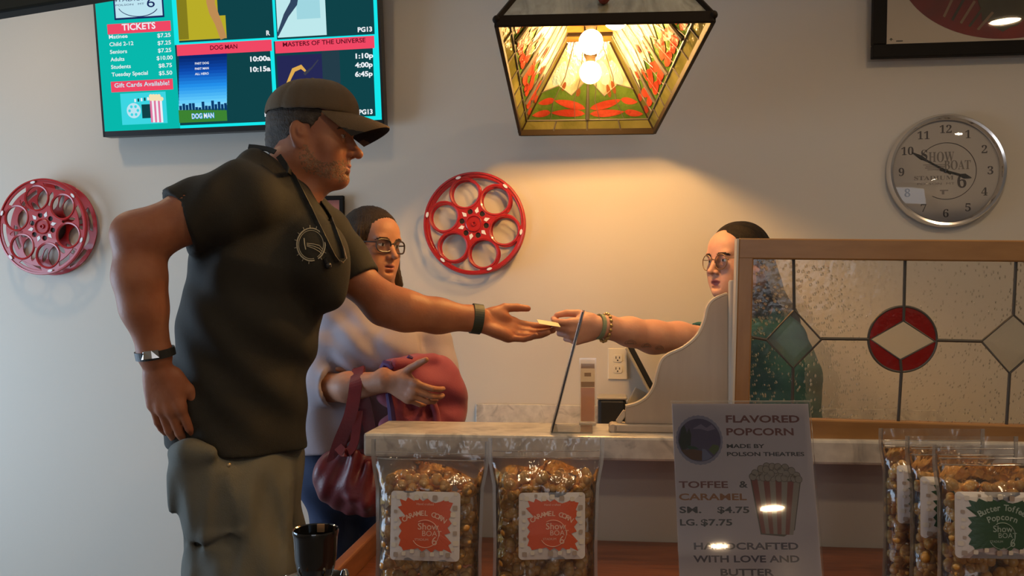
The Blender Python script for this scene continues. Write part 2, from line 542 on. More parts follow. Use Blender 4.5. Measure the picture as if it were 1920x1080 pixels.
for y in (1.03, 1.95, 2.87): mb.box((-3.46, y, 1.05), (0.08, 0.06, 1.5))
for z in (0.33, 1.77): mb.box((-3.46, 1.95, z), (0.08, 1.9, 0.06))
w1 = struct('window_1', mb, M_trim, bevel=0.004)
MB().box((-3.47, 1.95, 1.05), (0.008, 1.86, 1.46)).build('window_pane', M_glassw, w1)
mb = MB()
for x in (-1.67, 0.6, 2.87): mb.box((x, -11.46, 1.3), (0.06, 0.08, 1.9))
for z in (0.38, 2.22): mb.box((0.6, -11.46, z), (4.6, 0.08, 0.06))
w2 = struct('window_2', mb, M_trim, bevel=0.004)  # unseen lobby window framing the added fill light
MB().box((0.6, -11.47, 1.3), (4.56, 0.008, 1.86)).build('window_pane', M_glassw, w2)
bb = struct('baseboard_back', MB().box((-0.2, -0.007, 0.05), (6.6, 0.014, 0.1)), M_trim, bevel=0.003)
bb.location = (0, WALL_D, 0); bb.rotation_euler = (0, 0, WROT)

# recessed ceiling lights (some discs show as reflections in the glass and the sign; others are added fill)
M_disc = glow('ceiling_light_diffuser', (1.0, 0.71, 0.41), 150.0)
M_ltrim = mat('light_trim', (0.8, 0.78, 0.75), 0.4)
def ceiling_light(x, y, label, r=0.075):
    t = empty('ceiling_light', label, 'light', (x, y, CEIL), group='recessed ceiling lights')
    MB().lathe([(r, -0.001), (r + 0.023, -0.001), (r + 0.025, -0.006), (r + 0.003, -0.012), (r, -0.012)], n=32, caps=False).build('trim_ring', M_ltrim, t, smooth=True)
    MB().lathe([(0.0, -0.004), (r, -0.004)], n=32, caps=False).build('diffuser', M_disc, t)
    return t

# ------------------------------------------------------------------ serving counter with its raised ledge
def stone(name, a, b, c, sc):
    m = mat(name, a, 0.28, noise=0.9, nscale=sc, color2=b)
    nt = m.node_tree; N = nt.nodes; K = nt.links
    tc = N['Texture Coordinate']
    v = N.new('ShaderNodeTexNoise'); v.inputs['Scale'].default_value = sc * 0.45; v.inputs['Detail'].default_value = 8; v.inputs['Distortion'].default_value = 1.6
    K.new(tc.outputs['Object'], v.inputs[0])
    r = N.new('ShaderNodeValToRGB'); r.color_ramp.elements[0].position = 0.52; r.color_ramp.elements[1].position = 0.68
    K.new(v.outputs[0], r.inputs[0])
    mx = N.new('ShaderNodeMixRGB'); mx.inputs[2].default_value = (*c, 1)
    b_ = N['Principled BSDF']; src = b_.inputs['Base Color'].links[0].from_socket
    K.new(r.outputs[0], mx.inputs[0]); K.new(src, mx.inputs[1]); K.new(mx.outputs[0], b_.inputs['Base Color'])
    return m
M_stone = stone('mottled_stone_laminate', (0.66, 0.61, 0.53), (0.46, 0.42, 0.37), (0.30, 0.275, 0.25), 26)
M_base = mat('counter_base_paint', (0.40, 0.375, 0.35), 0.7, bump=0.03, bscale=200)
LT = 1.02                                    # ledge top height
LX0, LX1 = ledge_x(681), 1.75
sc_ = empty('serving_counter', 'long serving counter with mottled stone ledge on a grey painted base', 'counter', (0, LEDGE_D, 0), LROT)
MB().box(((LX0 + LX1) / 2, 0.10, LT - 0.025), (LX1 - LX0, 0.20, 0.05)).build('ledge_top', M_stone, sc_, bevel=0.006)
MB().box(((LX0 + 0.012 + LX1) / 2, 0.12, (LT - 0.05) / 2), (LX1 - LX0 - 0.012, 0.11, LT - 0.05)).build('base_panel', M_base, sc_, bevel=0.003)

# back work counter along the wall, with its upstand
bc = empty('back_counter', 'stone back counter with short backsplash along the wall behind the ledge', 'counter', (0, WALL_D, 0), WROT)
bx0 = -0.135
MB().box(((bx0 + 1.5) / 2, -0.12, 0.84), (1.5 - bx0, 0.24, 0.04)).build('worktop', M_stone, bc, bevel=0.004)
MB().box(((bx0 + 1.5) / 2, -0.011, 0.898), (1.5 - bx0, 0.018, 0.076)).build('backsplash', M_stone, bc, bevel=0.003)
MB().box(((bx0 + 1.5) / 2 + 0.01, -0.11, 0.41), (1.5 - bx0 - 0.04, 0.21, 0.82)).build('cabinet_body', M_base, bc)

# ------------------------------------------------------------------ red-brown wooden display counter in the foreground
def wood(name, a, b, rough, scale, stretch):
    m = mat(name, a, rough, noise=0.5, nscale=scale, color2=b, stretch=stretch, bump=0.05, bscale=scale * 3)
    return m
M_redwood = wood('red_brown_wood', (0.20, 0.062, 0.024), (0.085, 0.022, 0.010), 0.28, 7, (1.2, 14, 14))
M_rimwood = wood('rim_wood', (0.30, 0.105, 0.036), (0.21, 0.07, 0.026), 0.35, 7, (14, 1.2, 14))
WZ = 0.79
dc = empty('display_counter', 'red-brown wooden display counter with a raised left rim holding popcorn bags', 'counter', (0, LEDGE_D, 0), LROT)
DX0, DX1, DY0, DY1 = -0.268, 1.62, -0.86, 0.062
MB().box(((DX0 + DX1) / 2, (DY0 + DY1) / 2, WZ - 0.02), (DX1 - DX0, DY1 - DY0, 0.04)).build('counter_top', M_redwood, dc, bevel=0.003)
MB().box((DX0 - 0.011, (DY0 + DY1) / 2, WZ + 0.0), (0.022, DY1 - DY0, 0.085)).build('left_rim', M_rimwood, dc, bevel=0.004)
MB().box(((DX0 + DX1) / 2 + 0.02, (DY0 + DY1) / 2, (WZ - 0.04) / 2), (DX1 - DX0 - 0.06, DY1 - DY0 - 0.06, WZ - 0.04)).build('cabinet_body', M_redwood, dc)
# ------------------------------------------------------------------ things on the back wall
def wall_mtx(px, py, off=0.0, tilt=0.0, roll=0.0):
    return Matrix.Translation(Vector(W(px, py, off))) @ Matrix.Rotation(WROT, 4, 'Z') @ Matrix.Rotation(R(tilt), 4, 'X') @ Matrix.Rotation(R(roll), 4, 'Y')
M_black = mat('black_plastic', (0.012, 0.012, 0.013), 0.35)
M_satin = mat('satin_black_frame', (0.010, 0.008, 0.006), 0.6, spec=0.15)
M_red = mat('red_enamel', (0.46, 0.017, 0.018), 0.32, coat=0.3, noise=0.3, nscale=6, color2=(0.36, 0.012, 0.014))
M_inkw = mat('white_decal', (0.80, 0.78, 0.76), 0.5)
M_dark = mat('dark_bore', (0.02, 0.012, 0.01), 0.6)

# television menu board, tilted forward on its bracket
tvm = wall_mtx(458, 246, 0.075, 6.0, -0.75)
tv = empty('television', 'wall mounted television showing teal cinema ticket prices and film times', 'television', mtx=tvm)
F = Frame(tvm)
x0, zb = F.at(194, 248); x1, _ = F.at(721, 226)
TW, TH = x1 - x0, (x1 - x0) * 0.575
zb = 0.0
MB().box(((x0 + x1) / 2, 0.024, zb + TH / 2), (TW, 0.044, TH)).build('housing', M_black, tv, bevel=0.004)
mbz = MB()
bw = 0.009
for c, s in ((((x0 + x1) / 2, 0, zb + 0.011), (TW, 0.008, 0.022)), (((x0 + x1) / 2, 0, zb + TH - bw / 2), (TW, 0.008, bw)),
             ((x0 + bw / 2, 0, zb + TH / 2), (bw, 0.008, TH)), ((x1 - bw / 2, 0, zb + TH / 2), (bw, 0.008, TH))): mbz.box(c, s)
mbz.build('bezel', M_black, tv)
MB().box(((x0 + x1) / 2 - 0.02, 0.07, zb + TH * 0.5), (0.3, 0.05, 0.3)).build('wall_bracket', M_black, tv)
def E(name, r, g, b, s=1.0): return glow('screen_' + name, srgb(r, g, b), s)
S_teal, S_cyan, S_dark, S_red, S_white = E('teal', 8, 184, 172), E('cyan', 22, 232, 236), E('deep_teal', 15, 66, 72), E('coral_red', 240, 72, 100), E('white', 236, 240, 244)
S_ink = E('maroon_ink', 92, 12, 30); S_pale = E('pale_blue', 190, 228, 240); S_navy = E('navy', 24, 40, 92)
S_yel, S_olive, S_skin = E('mustard', 184, 172, 40), E('olive', 132, 124, 30), E('tan', 190, 140, 84)
S_sky, S_blue, S_deep, S_green, S_ice = E('sky_blue', 40, 160, 240), E('blue', 14, 92, 190), E('night_blue', 10, 44, 112), E('grass', 60, 130, 50), E('ice', 190, 232, 236)
S_city, S_gold, S_violet, S_smoke = E('skyline', 10, 60, 110), E('gold', 220, 170, 80), E('violet_night', 38, 40, 84), E('smoke', 58, 60, 76)
ly = -0.005
def tvq(name, px0, py0, px1, py1, m, lay, parent=None):
    a = F.quad(px0, py0, px1, py1)
    a = (max(a[0], x0 + bw), max(a[1], zb + 0.02), min(a[2], x1 - bw), min(a[3], zb + TH - bw))
    return MB().box(((a[0] + a[2]) / 2, ly - lay * 0.0006, (a[1] + a[3]) / 2), (a[2] - a[0], 0.0004, a[3] - a[1])).build(name, m, parent or tv)
screen = MB().box(((x0 + x1) / 2, ly + 0.0006, zb + TH / 2 + 0.006), (TW - 2 * bw, 0.0004, TH - 0.03)).build('screen', S_teal, tv)
def tvt(body, px, py, hpx, m, align='LEFT', bold=0.0, lay=3, wpx=None, shear=0.0):
    X, Z = F.at(px, py); h = abs(F.at(px, py - hpx)[1] - Z); w = None
    if wpx: w = abs(F.at(px + wpx, py)[0] - X)
    return lettering(body, h, X, Z, ly - lay * 0.0006, m, screen, align, bold * h, width=w)
top = -62
# cell grid: bright cyan lines round the film cells
tvq('film_grid', 329, top, 716, 236, S_cyan, 0, screen)
cells = [(333, -54, 512, 76), (517, -54, 701, 70), (334, 80, 511, 232), (518, 73, 702, 222)]
for i, c in enumerate(cells): tvq('film_cell', c[0], c[1], c[2], c[3], S_dark, 1, screen)
tvq('title_band', 333, 80, 511, 101, S_red, 2, screen); tvq('title_band', 517, 73, 703, 96, S_red, 2, screen)
tvt('DOG MAN', 396, 94.5, 8.6, S_ink, bold=0.02, lay=4, wpx=51); tvt('MASTERS OF THE UNIVERSE', 532, 88.5, 8.6, S_ink, bold=0.02, lay=4, wpx=155)
tvq('ticket_band', 203, 43, 322, 62, S_red, 2, screen); tvt('TICKETS', 231, 58, 12.5, S_white, bold=0.03, lay=4, wpx=63)
for i, (a, b) in enumerate((('Matinee', '$7.25'), ('Child 2-12', '$7.25'), ('Seniors', '$7.25'), ('Adults', '$10.00'), ('Students', '$8.75'), ('Tuesday Special', '$5.50'))):
    tvt(a, 206.5 + i * 1.0, 73.5 + i * 14.1, 7.4, S_white, bold=0.02, lay=3, wpx=(35, 45, 32, 26, 37, 68)[i])
    tvt(b, 297 + i * 0.6 - (3 if i == 3 else 0), 71 + i * 14.1, 7.6, S_white, bold=0.02, lay=3, wpx=(25, 25, 25, 30, 25, 25)[i])
tvq('gift_band', 210, 151, 326, 171, S_red, 2, screen); tvt('Gift Cards Available!', 217, 165, 8.5, S_pale, bold=0.02, lay=4, wpx=103)
# theatre badge above the prices
tvq('badge', 213, -60, 307, 36, S_navy, 2, screen); tvq('badge', 216, -58, 304, 32.5, S_pale, 3, screen)
tvt('STADIUM', 216, 5, 8, S_navy, lay=5, wpx=62); tvt('6', 278, 15, 20, S_navy, lay=5, wpx=15); tvt('POLSON   MT', 219, 13, 3.6, S_navy, lay=5, wpx=54)
mbz = MB(); pts = []
for k in range(25):
    a = R(200 + 140 * k / 24); X, Z = F.at(261 + 38 * math.cos(a), 10 - 22 * math.sin(a)); pts.append((X, ly - 0.003, Z))
mbz.tube(pts, 0.0014, n=6); mbz.build('badge_ring', S_navy, screen)
# little picture under the gift band: clapper board, reel, popcorn tub
tvq('snack_picture', 229, 174, 314, 233, E('aqua', 60, 214, 226), 2, screen)
tvq('clapper', 268, 196, 286, 222, S_dark, 3, screen)
for k in range(5): tvq('clapper_stripe', 254 + k * 6, 186 - k * 0.8, 257 + k * 6, 192 - k * 0.8, S_white if k % 2 == 0 else S_dark, 4, screen)
X, Z = F.at(253, 208); rr = abs(F.at(266, 208)[0] - X)
plate([circ(X, Z, rr)] + [circ(X + rr * 0.6 * math.cos(R(60 * k)), Z + rr * 0.6 * math.sin(R(60 * k)), rr * 0.2, 14) for k in range(6)], 0.0004, 'reel_icon', S_pale, screen, y=ly - 0.0030)
for k in range(6): tvq('tub_stripe', 284 + k * 3.8, 188, 287.8 + k * 3.8, 230, S_white if k % 2 else E('pink', 224, 120, 160), 4, screen)
mbz = MB()
for k in range(9):
    X, Z = F.at(285 + (k % 5) * 5, 186 - (k // 5) * 5); mbz.sphere((X, ly - 0.003, Z), 0.008, 8, 5, (1, 0.05, 1))
mbz.build('popcorn_icon', E('cream', 244, 226, 180), screen)
# posters
tvq('poster_yellow', 333, -50, 423, 75, S_yel, 2, screen); tvq('poster_yellow', 333, -50, 352, 75, S_olive, 3, screen)
tvq('poster_yellow', 408, -50, 423, 30, S_dark, 3, screen)
mbz = MB(); pts = [F.at(*q) for q in ((396, -20), (397, 8), (402, 24), (411, 44), (421, 73))]
mbz.tube([(a, ly - 0.0025, b) for a, b in pts], [0.018, 0.016, 0.017, 0.014, 0.013], n=8, flat=(0, 1, 0)); mbz.build('poster_hand', S_skin, screen)
tvq('poster_ice', 519, -50, 611, 69, S_ice, 2, screen); tvq('poster_ice', 556, -50, 600, 36, E('frost', 160, 214, 224), 3, screen)
mbz = MB(); pts = [F.at(*q) for q in ((562, -48), (552, 8), (538, 30), (522, 68))]
mbz.tube([(a, ly - 0.0025, b) for a, b in pts], [0.012, 0.014, 0.010, 0.004], n=8, flat=(0, 1, 0)); mbz.build('poster_branch', E('slate', 50, 70, 96), screen)
stops = ((103, (8, 40, 110)), (130, (14, 76, 176)), (158, (36, 146, 236)), (186, (100, 204, 252)), (206, (170, 232, 255)))
for k in range(17):
    yy = 103 + 102 * k / 17; c_ = [np.interp(yy, [s_[0] for s_ in stops], [s_[1][j] for s_ in stops]) for j in range(3)]
    tvq('poster_sky', 337, yy, 427, yy + 6.3, E('sky_step_%d' % k, *c_), 2, screen)
tvq('poster_grass', 337, 205, 427, 229, S_green, 2, screen)
rng = random.Random(3)
for k in range(15):
    px = 338 + k * 6; tvq('poster_skyline', px, 205 - rng.uniform(3, 16), px + 5, 207, S_city, 3, screen)
for k, s in enumerate(('PART DOG', 'PART MAN', 'ALL HERO')): tvt(s, 367.5, 122 + k * 9.8, 4.3, S_white, bold=0.03, lay=4, wpx=26)
tvt('DOG MAN', 362, 223, 9.5, S_sky, bold=0.10, lay=5, wpx=42); tvt('DOG MAN', 362, 223, 9.5, S_white, bold=0.01, lay=6, wpx=41)
tvq('poster_night', 523, 103, 607, 222, S_violet, 2, screen); tvq('poster_night', 607, 97, 640, 222, E('haze', 36, 60, 72), 2, screen)
mbz = MB(); pts = [F.at(*q) for q in ((522, 178), (538, 164), (546, 145), (552, 132), (566, 126), (574, 134))]
mbz.tube([(a, ly - 0.0025, b) for a, b in pts], [0.006, 0.005, 0.006, 0.008, 0.008, 0.004], n=8, flat=(0, 1, 0)); mbz.build('poster_glow', S_gold, screen)
mbz = MB(); pts = [F.at(*q) for q in ((572, 140), (586, 128), (598, 113))]
mbz.tube([(a, ly - 0.0025, b) for a, b in pts], [0.006, 0.003, 0.002], n=8, flat=(0, 1, 0)); mbz.build('poster_glow', S_smoke, screen)
for s, px, py in (('10:00a', 471, 116), ('10:15a', 471, 135.5), ('1:10p', 668, 110.5), ('4:00p', 667, 127.5), ('6:45p', 667, 144.5)):
    tvt(s, px, py, 9.4, S_white, bold=0.05, lay=4, wpx=38 if len(s) > 5 else 33)
for s, px, py, w in (('R', 501, 67, 7), ('PG13', 672, 61, 27), ('PG', 498, 219, 13), ('PG13', 674, 215, 26)): tvt(s, px, py, 9, S_white, bold=0.05, lay=4, wpx=w)

# film reels: two cut-out flanges on a core
def gap_poly(i, n, c, ro, Rin, Rmin, sh=0.0):
    a0, a1 = R(i * 360 / n + 90) + sh, R((i + 1) * 360 / n + 90) + sh
    up, dn = [], []
    for k in range(1, 24):
        t = a0 + (a1 - a0) * k / 24; lo = Rmin
        for b in (a0, a1):
            ph = t - b; q = ro * ro - (c * math.sin(ph)) ** 2
            if q > 0: lo = max(lo, c * math.cos(ph) + math.sqrt(q))
        if lo < Rin - 0.002: up.append((Rin * math.cos(t), Rin * math.sin(t))); dn.append((lo * math.cos(t), lo * math.sin(t)))
    return up + dn[::-1]
def reel(px, py, rad, turn, label, slots):
    D = 0.055 if not slots else 0.075
    mt = wall_mtx(px, py, D) @ Matrix.Translation((0, D, 0))
    t = empty('film_reel', label, 'film reel', mtx=mt, group='red film reels on the wall')
    n = 6; c = rad * 0.615; rh = rad * (0.265 if not slots else 0.24); ro = rad * (0.318 if not slots else 0.33); Rin = rad * 0.925
    tr = R(turn)
    def holes(front):
        lp = [circ(0, 0, rad, 96)]
        for k in range(n):
            a = R(60 * k + 90) + tr
            lp.append(circ(c * math.cos(a), c * math.sin(a), rh, 40))
            if not slots:
                g = gap_poly(k, n, c, ro, Rin, rad * 0.3, tr)
                if len(g) > 6: lp.append(g)
            else:
                b = a + R(30)
                lp.append([(rad * 0.91 * math.cos(b + R(q)), rad * 0.91 * math.sin(b + R(q))) for q in range(-17, 18, 2)] + [(rad * 0.83 * math.cos(b + R(q)), rad * 0.83 * math.sin(b + R(q))) for q in range(15, -16, -2)])
                lp.append([(rad * 0.60 * math.cos(b) + (0.15 * rad * math.cos(s)) * math.cos(b) - (0.05 * rad * math.sin(s)) * math.sin(b), rad * 0.60 * math.sin(b) + (0.15 * rad * math.cos(s)) * math.sin(b) + (0.05 * rad * math.sin(s)) * math.cos(b)) for s in [R(q) for q in range(0, 360, 15)]])
            s = a + R(2) if not slots else a
            if front: lp.append(circ(rad * 0.245 * math.cos(s), rad * 0.245 * math.sin(s), rad * 0.052, 20))
        return lp
    plate(holes(True), 0.004, 'front_flange', M_red, t, bevel=0.0012, y=-D)
    plate(holes(False), 0.004, 'rear_flange', M_red, t, bevel=0.0012, y=-0.012)
    mbr = MB()
    prof = [(rad, -D - 0.005), (rad * 1.012, -D - 0.002), (rad * 1.012, -D + 0.003), (rad * 0.985, -D + 0.006), (rad * 0.965, -D - 0.001), (rad * 0.97, -D - 0.006)]
    mbr.lathe([(r, -y) for r, y in prof] + [(prof[0][0], -prof[0][1])], n=96, axis='y', caps=False)
    for k in range(n):
        a = R(60 * k + 90) + tr
        w = rad * 0.03
        mbr.lathe([(rh, D + 0.003), (rh + w, D + 0.005), (rh + w * 1.6, D), (rh + w, D - 0.004), (rh, D - 0.004), (rh, D + 0.003)], c=(c * math.cos(a), 0, c * math.sin(a)), n=40, axis='y', caps=False)
    mbr.build('raised_rims', M_red, t, smooth=True)
    # core drum behind the hub
    MB().lathe([(rad * 0.29, 0.014), (rad * 0.29, D - 0.004)], n=48, axis='y', caps=True).build('core', M_dark, t, smooth=True)
    MB().lathe([(rad * 0.165, D), (rad * 0.165, D + 0.006), (rad * 0.15, D + 0.008), (rad * 0.13, D + 0.002), (rad * 0.055, D + 0.001), (rad * 0.05, D + 0.008), (rad * 0.03, D + 0.008), (rad * 0.022, D - 0.002)], n=40, axis='y').build('hub', M_red, t, smooth=True)
    for k in range(n):
        a = R(60 * k + 90 + 30) + tr; ca, sa = math.cos(a), math.sin(a)
        q = [(0.33, 0), (0.245, 0.042), (0.20, 0), (0.245, -0.042)]
        MB().prism([(rad * (u * ca - v * sa), rad * (u * sa + v * ca)) for u, v in q], -D - 0.0035, -D - 0.002).build('diamond_decal', M_inkw, t)
        a = R(60 * k + 90 + (2 if not slots else 0)) + tr; ca, sa = math.cos(a), math.sin(a)
        MB().prism([(rad * ((0.945 + 0.026 * math.sin(s)) * ca - 0.055 * math.cos(s) * sa), rad * ((0.945 + 0.026 * math.sin(s)) * sa + 0.055 * math.cos(s) * ca)) for s in [R(q) for q in range(0, 360, 30)]], -D - 0.0085, -D - 0.005).build('rim_decal', M_inkw, t)
    return t
reel(889, 419, 0.189, 17, 'red film reel beside the lamp glow, with wide open gaps between rings', False)
reel(80, 425, 0.188, 12, 'red slotted film reel at the far left below the television', True)

# clock with clear dome
M_chrome = mat('warm_chrome', (0.80, 0.76, 0.72), 0.13, metal=1.0)
M_face = mat('clock_face', (0.56, 0.52, 0.49), 0.6)
M_ink = mat('grey_ink', (0.09, 0.08, 0.085), 0.6)
M_inklt = mat('light_grey_ink', (0.24, 0.215, 0.205), 0.6)
M_pane = film('clear_glazing', gloss=0.015, haze=0.0, rough=0.02)
cm = wall_mtx(1770, 322, 0.0); ck = empty('wall_clock', 'round chrome rimmed wall clock with grey numerals and printed theatre emblem', 'clock', mtx=cm)
FC = Frame(cm); cr = 0.198
MB().lathe([(cr * 0.96, 0.0), (cr, 0.008), (cr * 1.0, 0.024), (cr * 0.965, 0.036), (cr * 0.925, 0.034), (cr * 0.90, 0.024), (cr * 0.895, 0.014)], n=96, axis='y', caps=False).build('rim', M_chrome, ck, smooth=True)
MB().lathe([(0.0, 0.014), (cr * 0.9, 0.014)], n=96, axis='y', caps=False).build('dial', M_face, ck)
SER = {str(d): chr(0x1D7CE + d) for d in range(10)}
def serif(s): return ''.join(SER.get(ch, chr(0x1D400 + ord(ch) - 65) if 'A' <= ch <= 'Z' else ch) for ch in s)
for h in range(1, 13):
    a = R(90 - 30 * h); hh = cr * 0.145
    lettering(serif(str(h)), hh, cr * 0.745 * math.cos(a), cr * 0.745 * math.sin(a) - hh / 2, -0.0146, M_ink, ck, 'CENTER', name='numeral')
pts = [(cr * 0.50 * math.cos(R(a)) + 0.002, -0.0148, cr * 0.50 * math.sin(R(a))) for a in range(-118, 150, 4)]
MB().tube(pts, 0.0011, n=6).build('emblem_ring', M_ink, ck)
def ckt(b, px, py, hpx, wpx, m=M_ink):
    X, Z = FC.at(px, py, -0.0146); h = abs(FC.at(px, py - hpx, -0.0146)[1] - Z); w = abs(FC.at(px + wpx, py, -0.0146)[0] - X)
    lettering(b, h, X, Z, -0.0148, m, ck, width=w)
ckt(serif('S'), 1727, 300, 20, 12); ckt(serif('HOW'), 1741, 304, 20, 48, M_inklt); ckt(serif('BOAT'), 1770, 318, 18, 50, M_inklt)
ckt(serif('STADIUM'), 1714, 338, 8, 74, M_inklt); ckt(serif('6'), 1795, 352, 26, 17); ckt('POLSON  MT', 1720, 347, 4, 70, M_inklt)
mbz = MB()
for k in range(4):
    X, Z = FC.at(1752 + (k % 2) * 3, 309 + k * 3.0, -0.0146); mbz.box((X, -0.0148, Z), (0.075 - k * 0.006, 0.0004, 0.0022))
X, Z = FC.at(1770, 357, -0.0146); mbz.box((X, -0.0148, Z), (0.028, 0.0004, 0.004)); mbz.box((X - 0.003, -0.0148, Z - 0.008), (0.008, 0.0004, 0.012))
mbz.build('emblem_boat', M_inklt, ck)
def hand_(name, ang, ln, w, back):
    a = R(90 - ang); ca, sa = math.cos(a), math.sin(a)
    q = [(-back, w * 0.4), (ln * 0.55, w * 0.35), (ln * 0.72, w), (ln, 0), (ln * 0.72, -w), (ln * 0.55, -w * 0.35), (-back, -w * 0.4)]
    return MB().prism([(u * ca - v * sa, u * sa + v * ca) for u, v in q], -0.0185, -0.0175).build(name, M_black, ck)
hand_('hour_hand', 107, cr * 0.45, 0.008, 0.02); hand_('minute_hand', 301, cr * 0.68, 0.006, 0.02)
MB().lathe([(0.006, 0.014), (0.006, 0.020), (0.0, 0.021)], n=16, axis='y').build('centre_cap', M_black, ck, smooth=True)
MB().lathe([(cr * 0.9, 0.024), (cr * 0.7, 0.031), (cr * 0.4, 0.036), (0.0, 0.038)], n=64, axis='y', caps=False).build('clear_dome', M_pane, ck, smooth=True)

# big framed poster, upper right (its lower left corner is in view)
pm = wall_mtx(1632, 112, 0.03, 2.0, 0.4)
pic = empty('framed_poster', 'large black framed poster with a red oval picture at the upper right', 'picture', mtx=pm)
FP = Frame(pm); PW, PH = 0.92, 0.66; fw = 0.046
mbz = MB()
mbz.box((PW / 2, -0.012, fw / 2), (PW, 0.028, fw)); mbz.box((PW / 2, -0.012, PH - fw / 2), (PW, 0.028, fw))
mbz.box((fw / 2, -0.012, PH / 2), (fw, 0.028, PH - 2 * fw)); mbz.box((PW - fw / 2, -0.012, PH / 2), (fw, 0.028, PH - 2 * fw))
mbz.build('frame', M_satin, pic, bevel=0.003)
M_paper = mat('poster_paper', (0.85, 0.71, 0.54), 0.8)
M_ovr = mat('oval_print', (0.34, 0.035, 0.022), 0.7, noise=0.9, nscale=7, color2=(0.17, 0.03, 0.018))
M_ovo = mat('oval_print_olive', (0.12, 0.10, 0.045), 0.7, noise=0.9, nscale=9, color2=(0.07, 0.055, 0.03))
M_ovt = mat('oval_print_tan', (0.36, 0.22, 0.12), 0.7)
M_ovb = mat('oval_print_dark', (0.03, 0.04, 0.035), 0.7)
pap = MB().box((PW / 2, -0.004, PH / 2), (PW - fw, 0.004, PH - fw)).build('paper', M_paper, pic)
ocx, ocz = PW / 2 - 0.015, PH / 2 + 0.0; orx, orz = PW / 2 - fw - 0.050, PH / 2 - fw - 0.010
plate([[(ocx + orx * math.cos(R(a)), ocz + orz * math.sin(R(a))) for a in range(0, 360, 4)]], 0.0008, 'oval_picture', M_ovr, pap, y=-0.0068)
def blob(cx, cz, rx, rz, seed, n=26):
    rg = random.Random(seed); return [(cx + rx * math.cos(2 * math.pi * k / n) * rg.uniform(0.8, 1.1), cz + rz * math.sin(2 * math.pi * k / n) * rg.uniform(0.8, 1.1)) for k in range(n)]
plate([blob(ocx + 0.0, ocz - 0.13, 0.10, 0.115, 4)], 0.0008, 'oval_picture', M_ovo, pap, y=-0.0078)
plate([blob(ocx + 0.21, ocz - 0.02, 0.10, 0.10, 5)], 0.0008, 'oval_picture', M_ovb, pap, y=-0.0078)
for k in range(5):
    q = [(ocx - 0.21 + k * 0.028, ocz - 0.19 - 0.012 * k), (ocx - 0.17 + k * 0.03, ocz - 0.10 - 0.02 * k), (ocx - 0.163 + k * 0.03, ocz - 0.105 - 0.02 * k), (ocx - 0.203 + k * 0.028, ocz - 0.195 - 0.012 * k)]
    plate([q], 0.0008, 'oval_picture', M_ovt if k % 2 == 0 else M_ovo, pap, y=-0.0086)
mbz = MB(); mbz.prism([(0.058, 0.064), (0.066, 0.072), (0.074, 0.064), (0.069, 0.066), (0.066, 0.060), (0.063, 0.066)], -0.0069, -0.0066); mbz.box((0.094, -0.0068, 0.060), (0.022, 0.0004, 0.004))
mbz.build('imprint', M_ovo, pap)
MB().box((PW / 2, -0.0125, PH / 2), (PW - 2 * fw + 0.004, 0.002, PH - 2 * fw + 0.004)).build('glazing', M_pane, pic)

# small frame behind the two customers
sm = wall_mtx(645, 367, 0.018)
sp = empty('small_picture_frame', 'small black frame with red picture behind the two customers', 'picture', mtx=sm)
mbz = MB()
for c, s in (((-0.09, 0, -0.008), (0.18, 0.02, 0.016)), ((-0.09, 0, -0.222), (0.18, 0.02, 0.016)), ((-0.008, 0, -0.115), (0.016, 0.02, 0.198)), ((-0.172, 0, -0.115), (0.016, 0.02, 0.198))): mbz.box(c, s)
mbz.build('frame', M_satin, sp, bevel=0.002)
MB().box((-0.09, 0.004, -0.115), (0.15, 0.004, 0.2)).build('picture_print', mat('coral_print', (0.50, 0.16, 0.11), 0.6, noise=0.6, nscale=12, color2=(0.30, 0.07, 0.06)), sp)

# wall socket
M_almond = mat('almond_plastic', (0.74, 0.66, 0.50), 0.4)
om = wall_mtx(1158, 682, 0.0); so = empty('wall_outlet', 'almond double wall outlet above the back counter', 'outlet', mtx=om)
MB().box((0, -0.003, 0), (0.071, 0.006, 0.115)).build('cover_plate', M_almond, so, bevel=0.0025)
for s in (1, -1):
    r = plate([rrect(-0.017, s * 0.02 - 0.014, 0.017, s * 0.02 + 0.014, 0.008)], 0.003, 'receptacle', M_almond, so, bevel=0.0006, y=-0.0068)
    mbz = MB(); mbz.box((-0.006, -0.0084, s * 0.02 + 0.003), (0.003, 0.0006, 0.009)); mbz.box((0.007, -0.0084, s * 0.02 + 0.003), (0.003, 0.0006, 0.008)); mbz.box((0.0, -0.0084, s * 0.02 - 0.007), (0.005, 0.0006, 0.005))
    mbz.build('slots', M_dark, r)
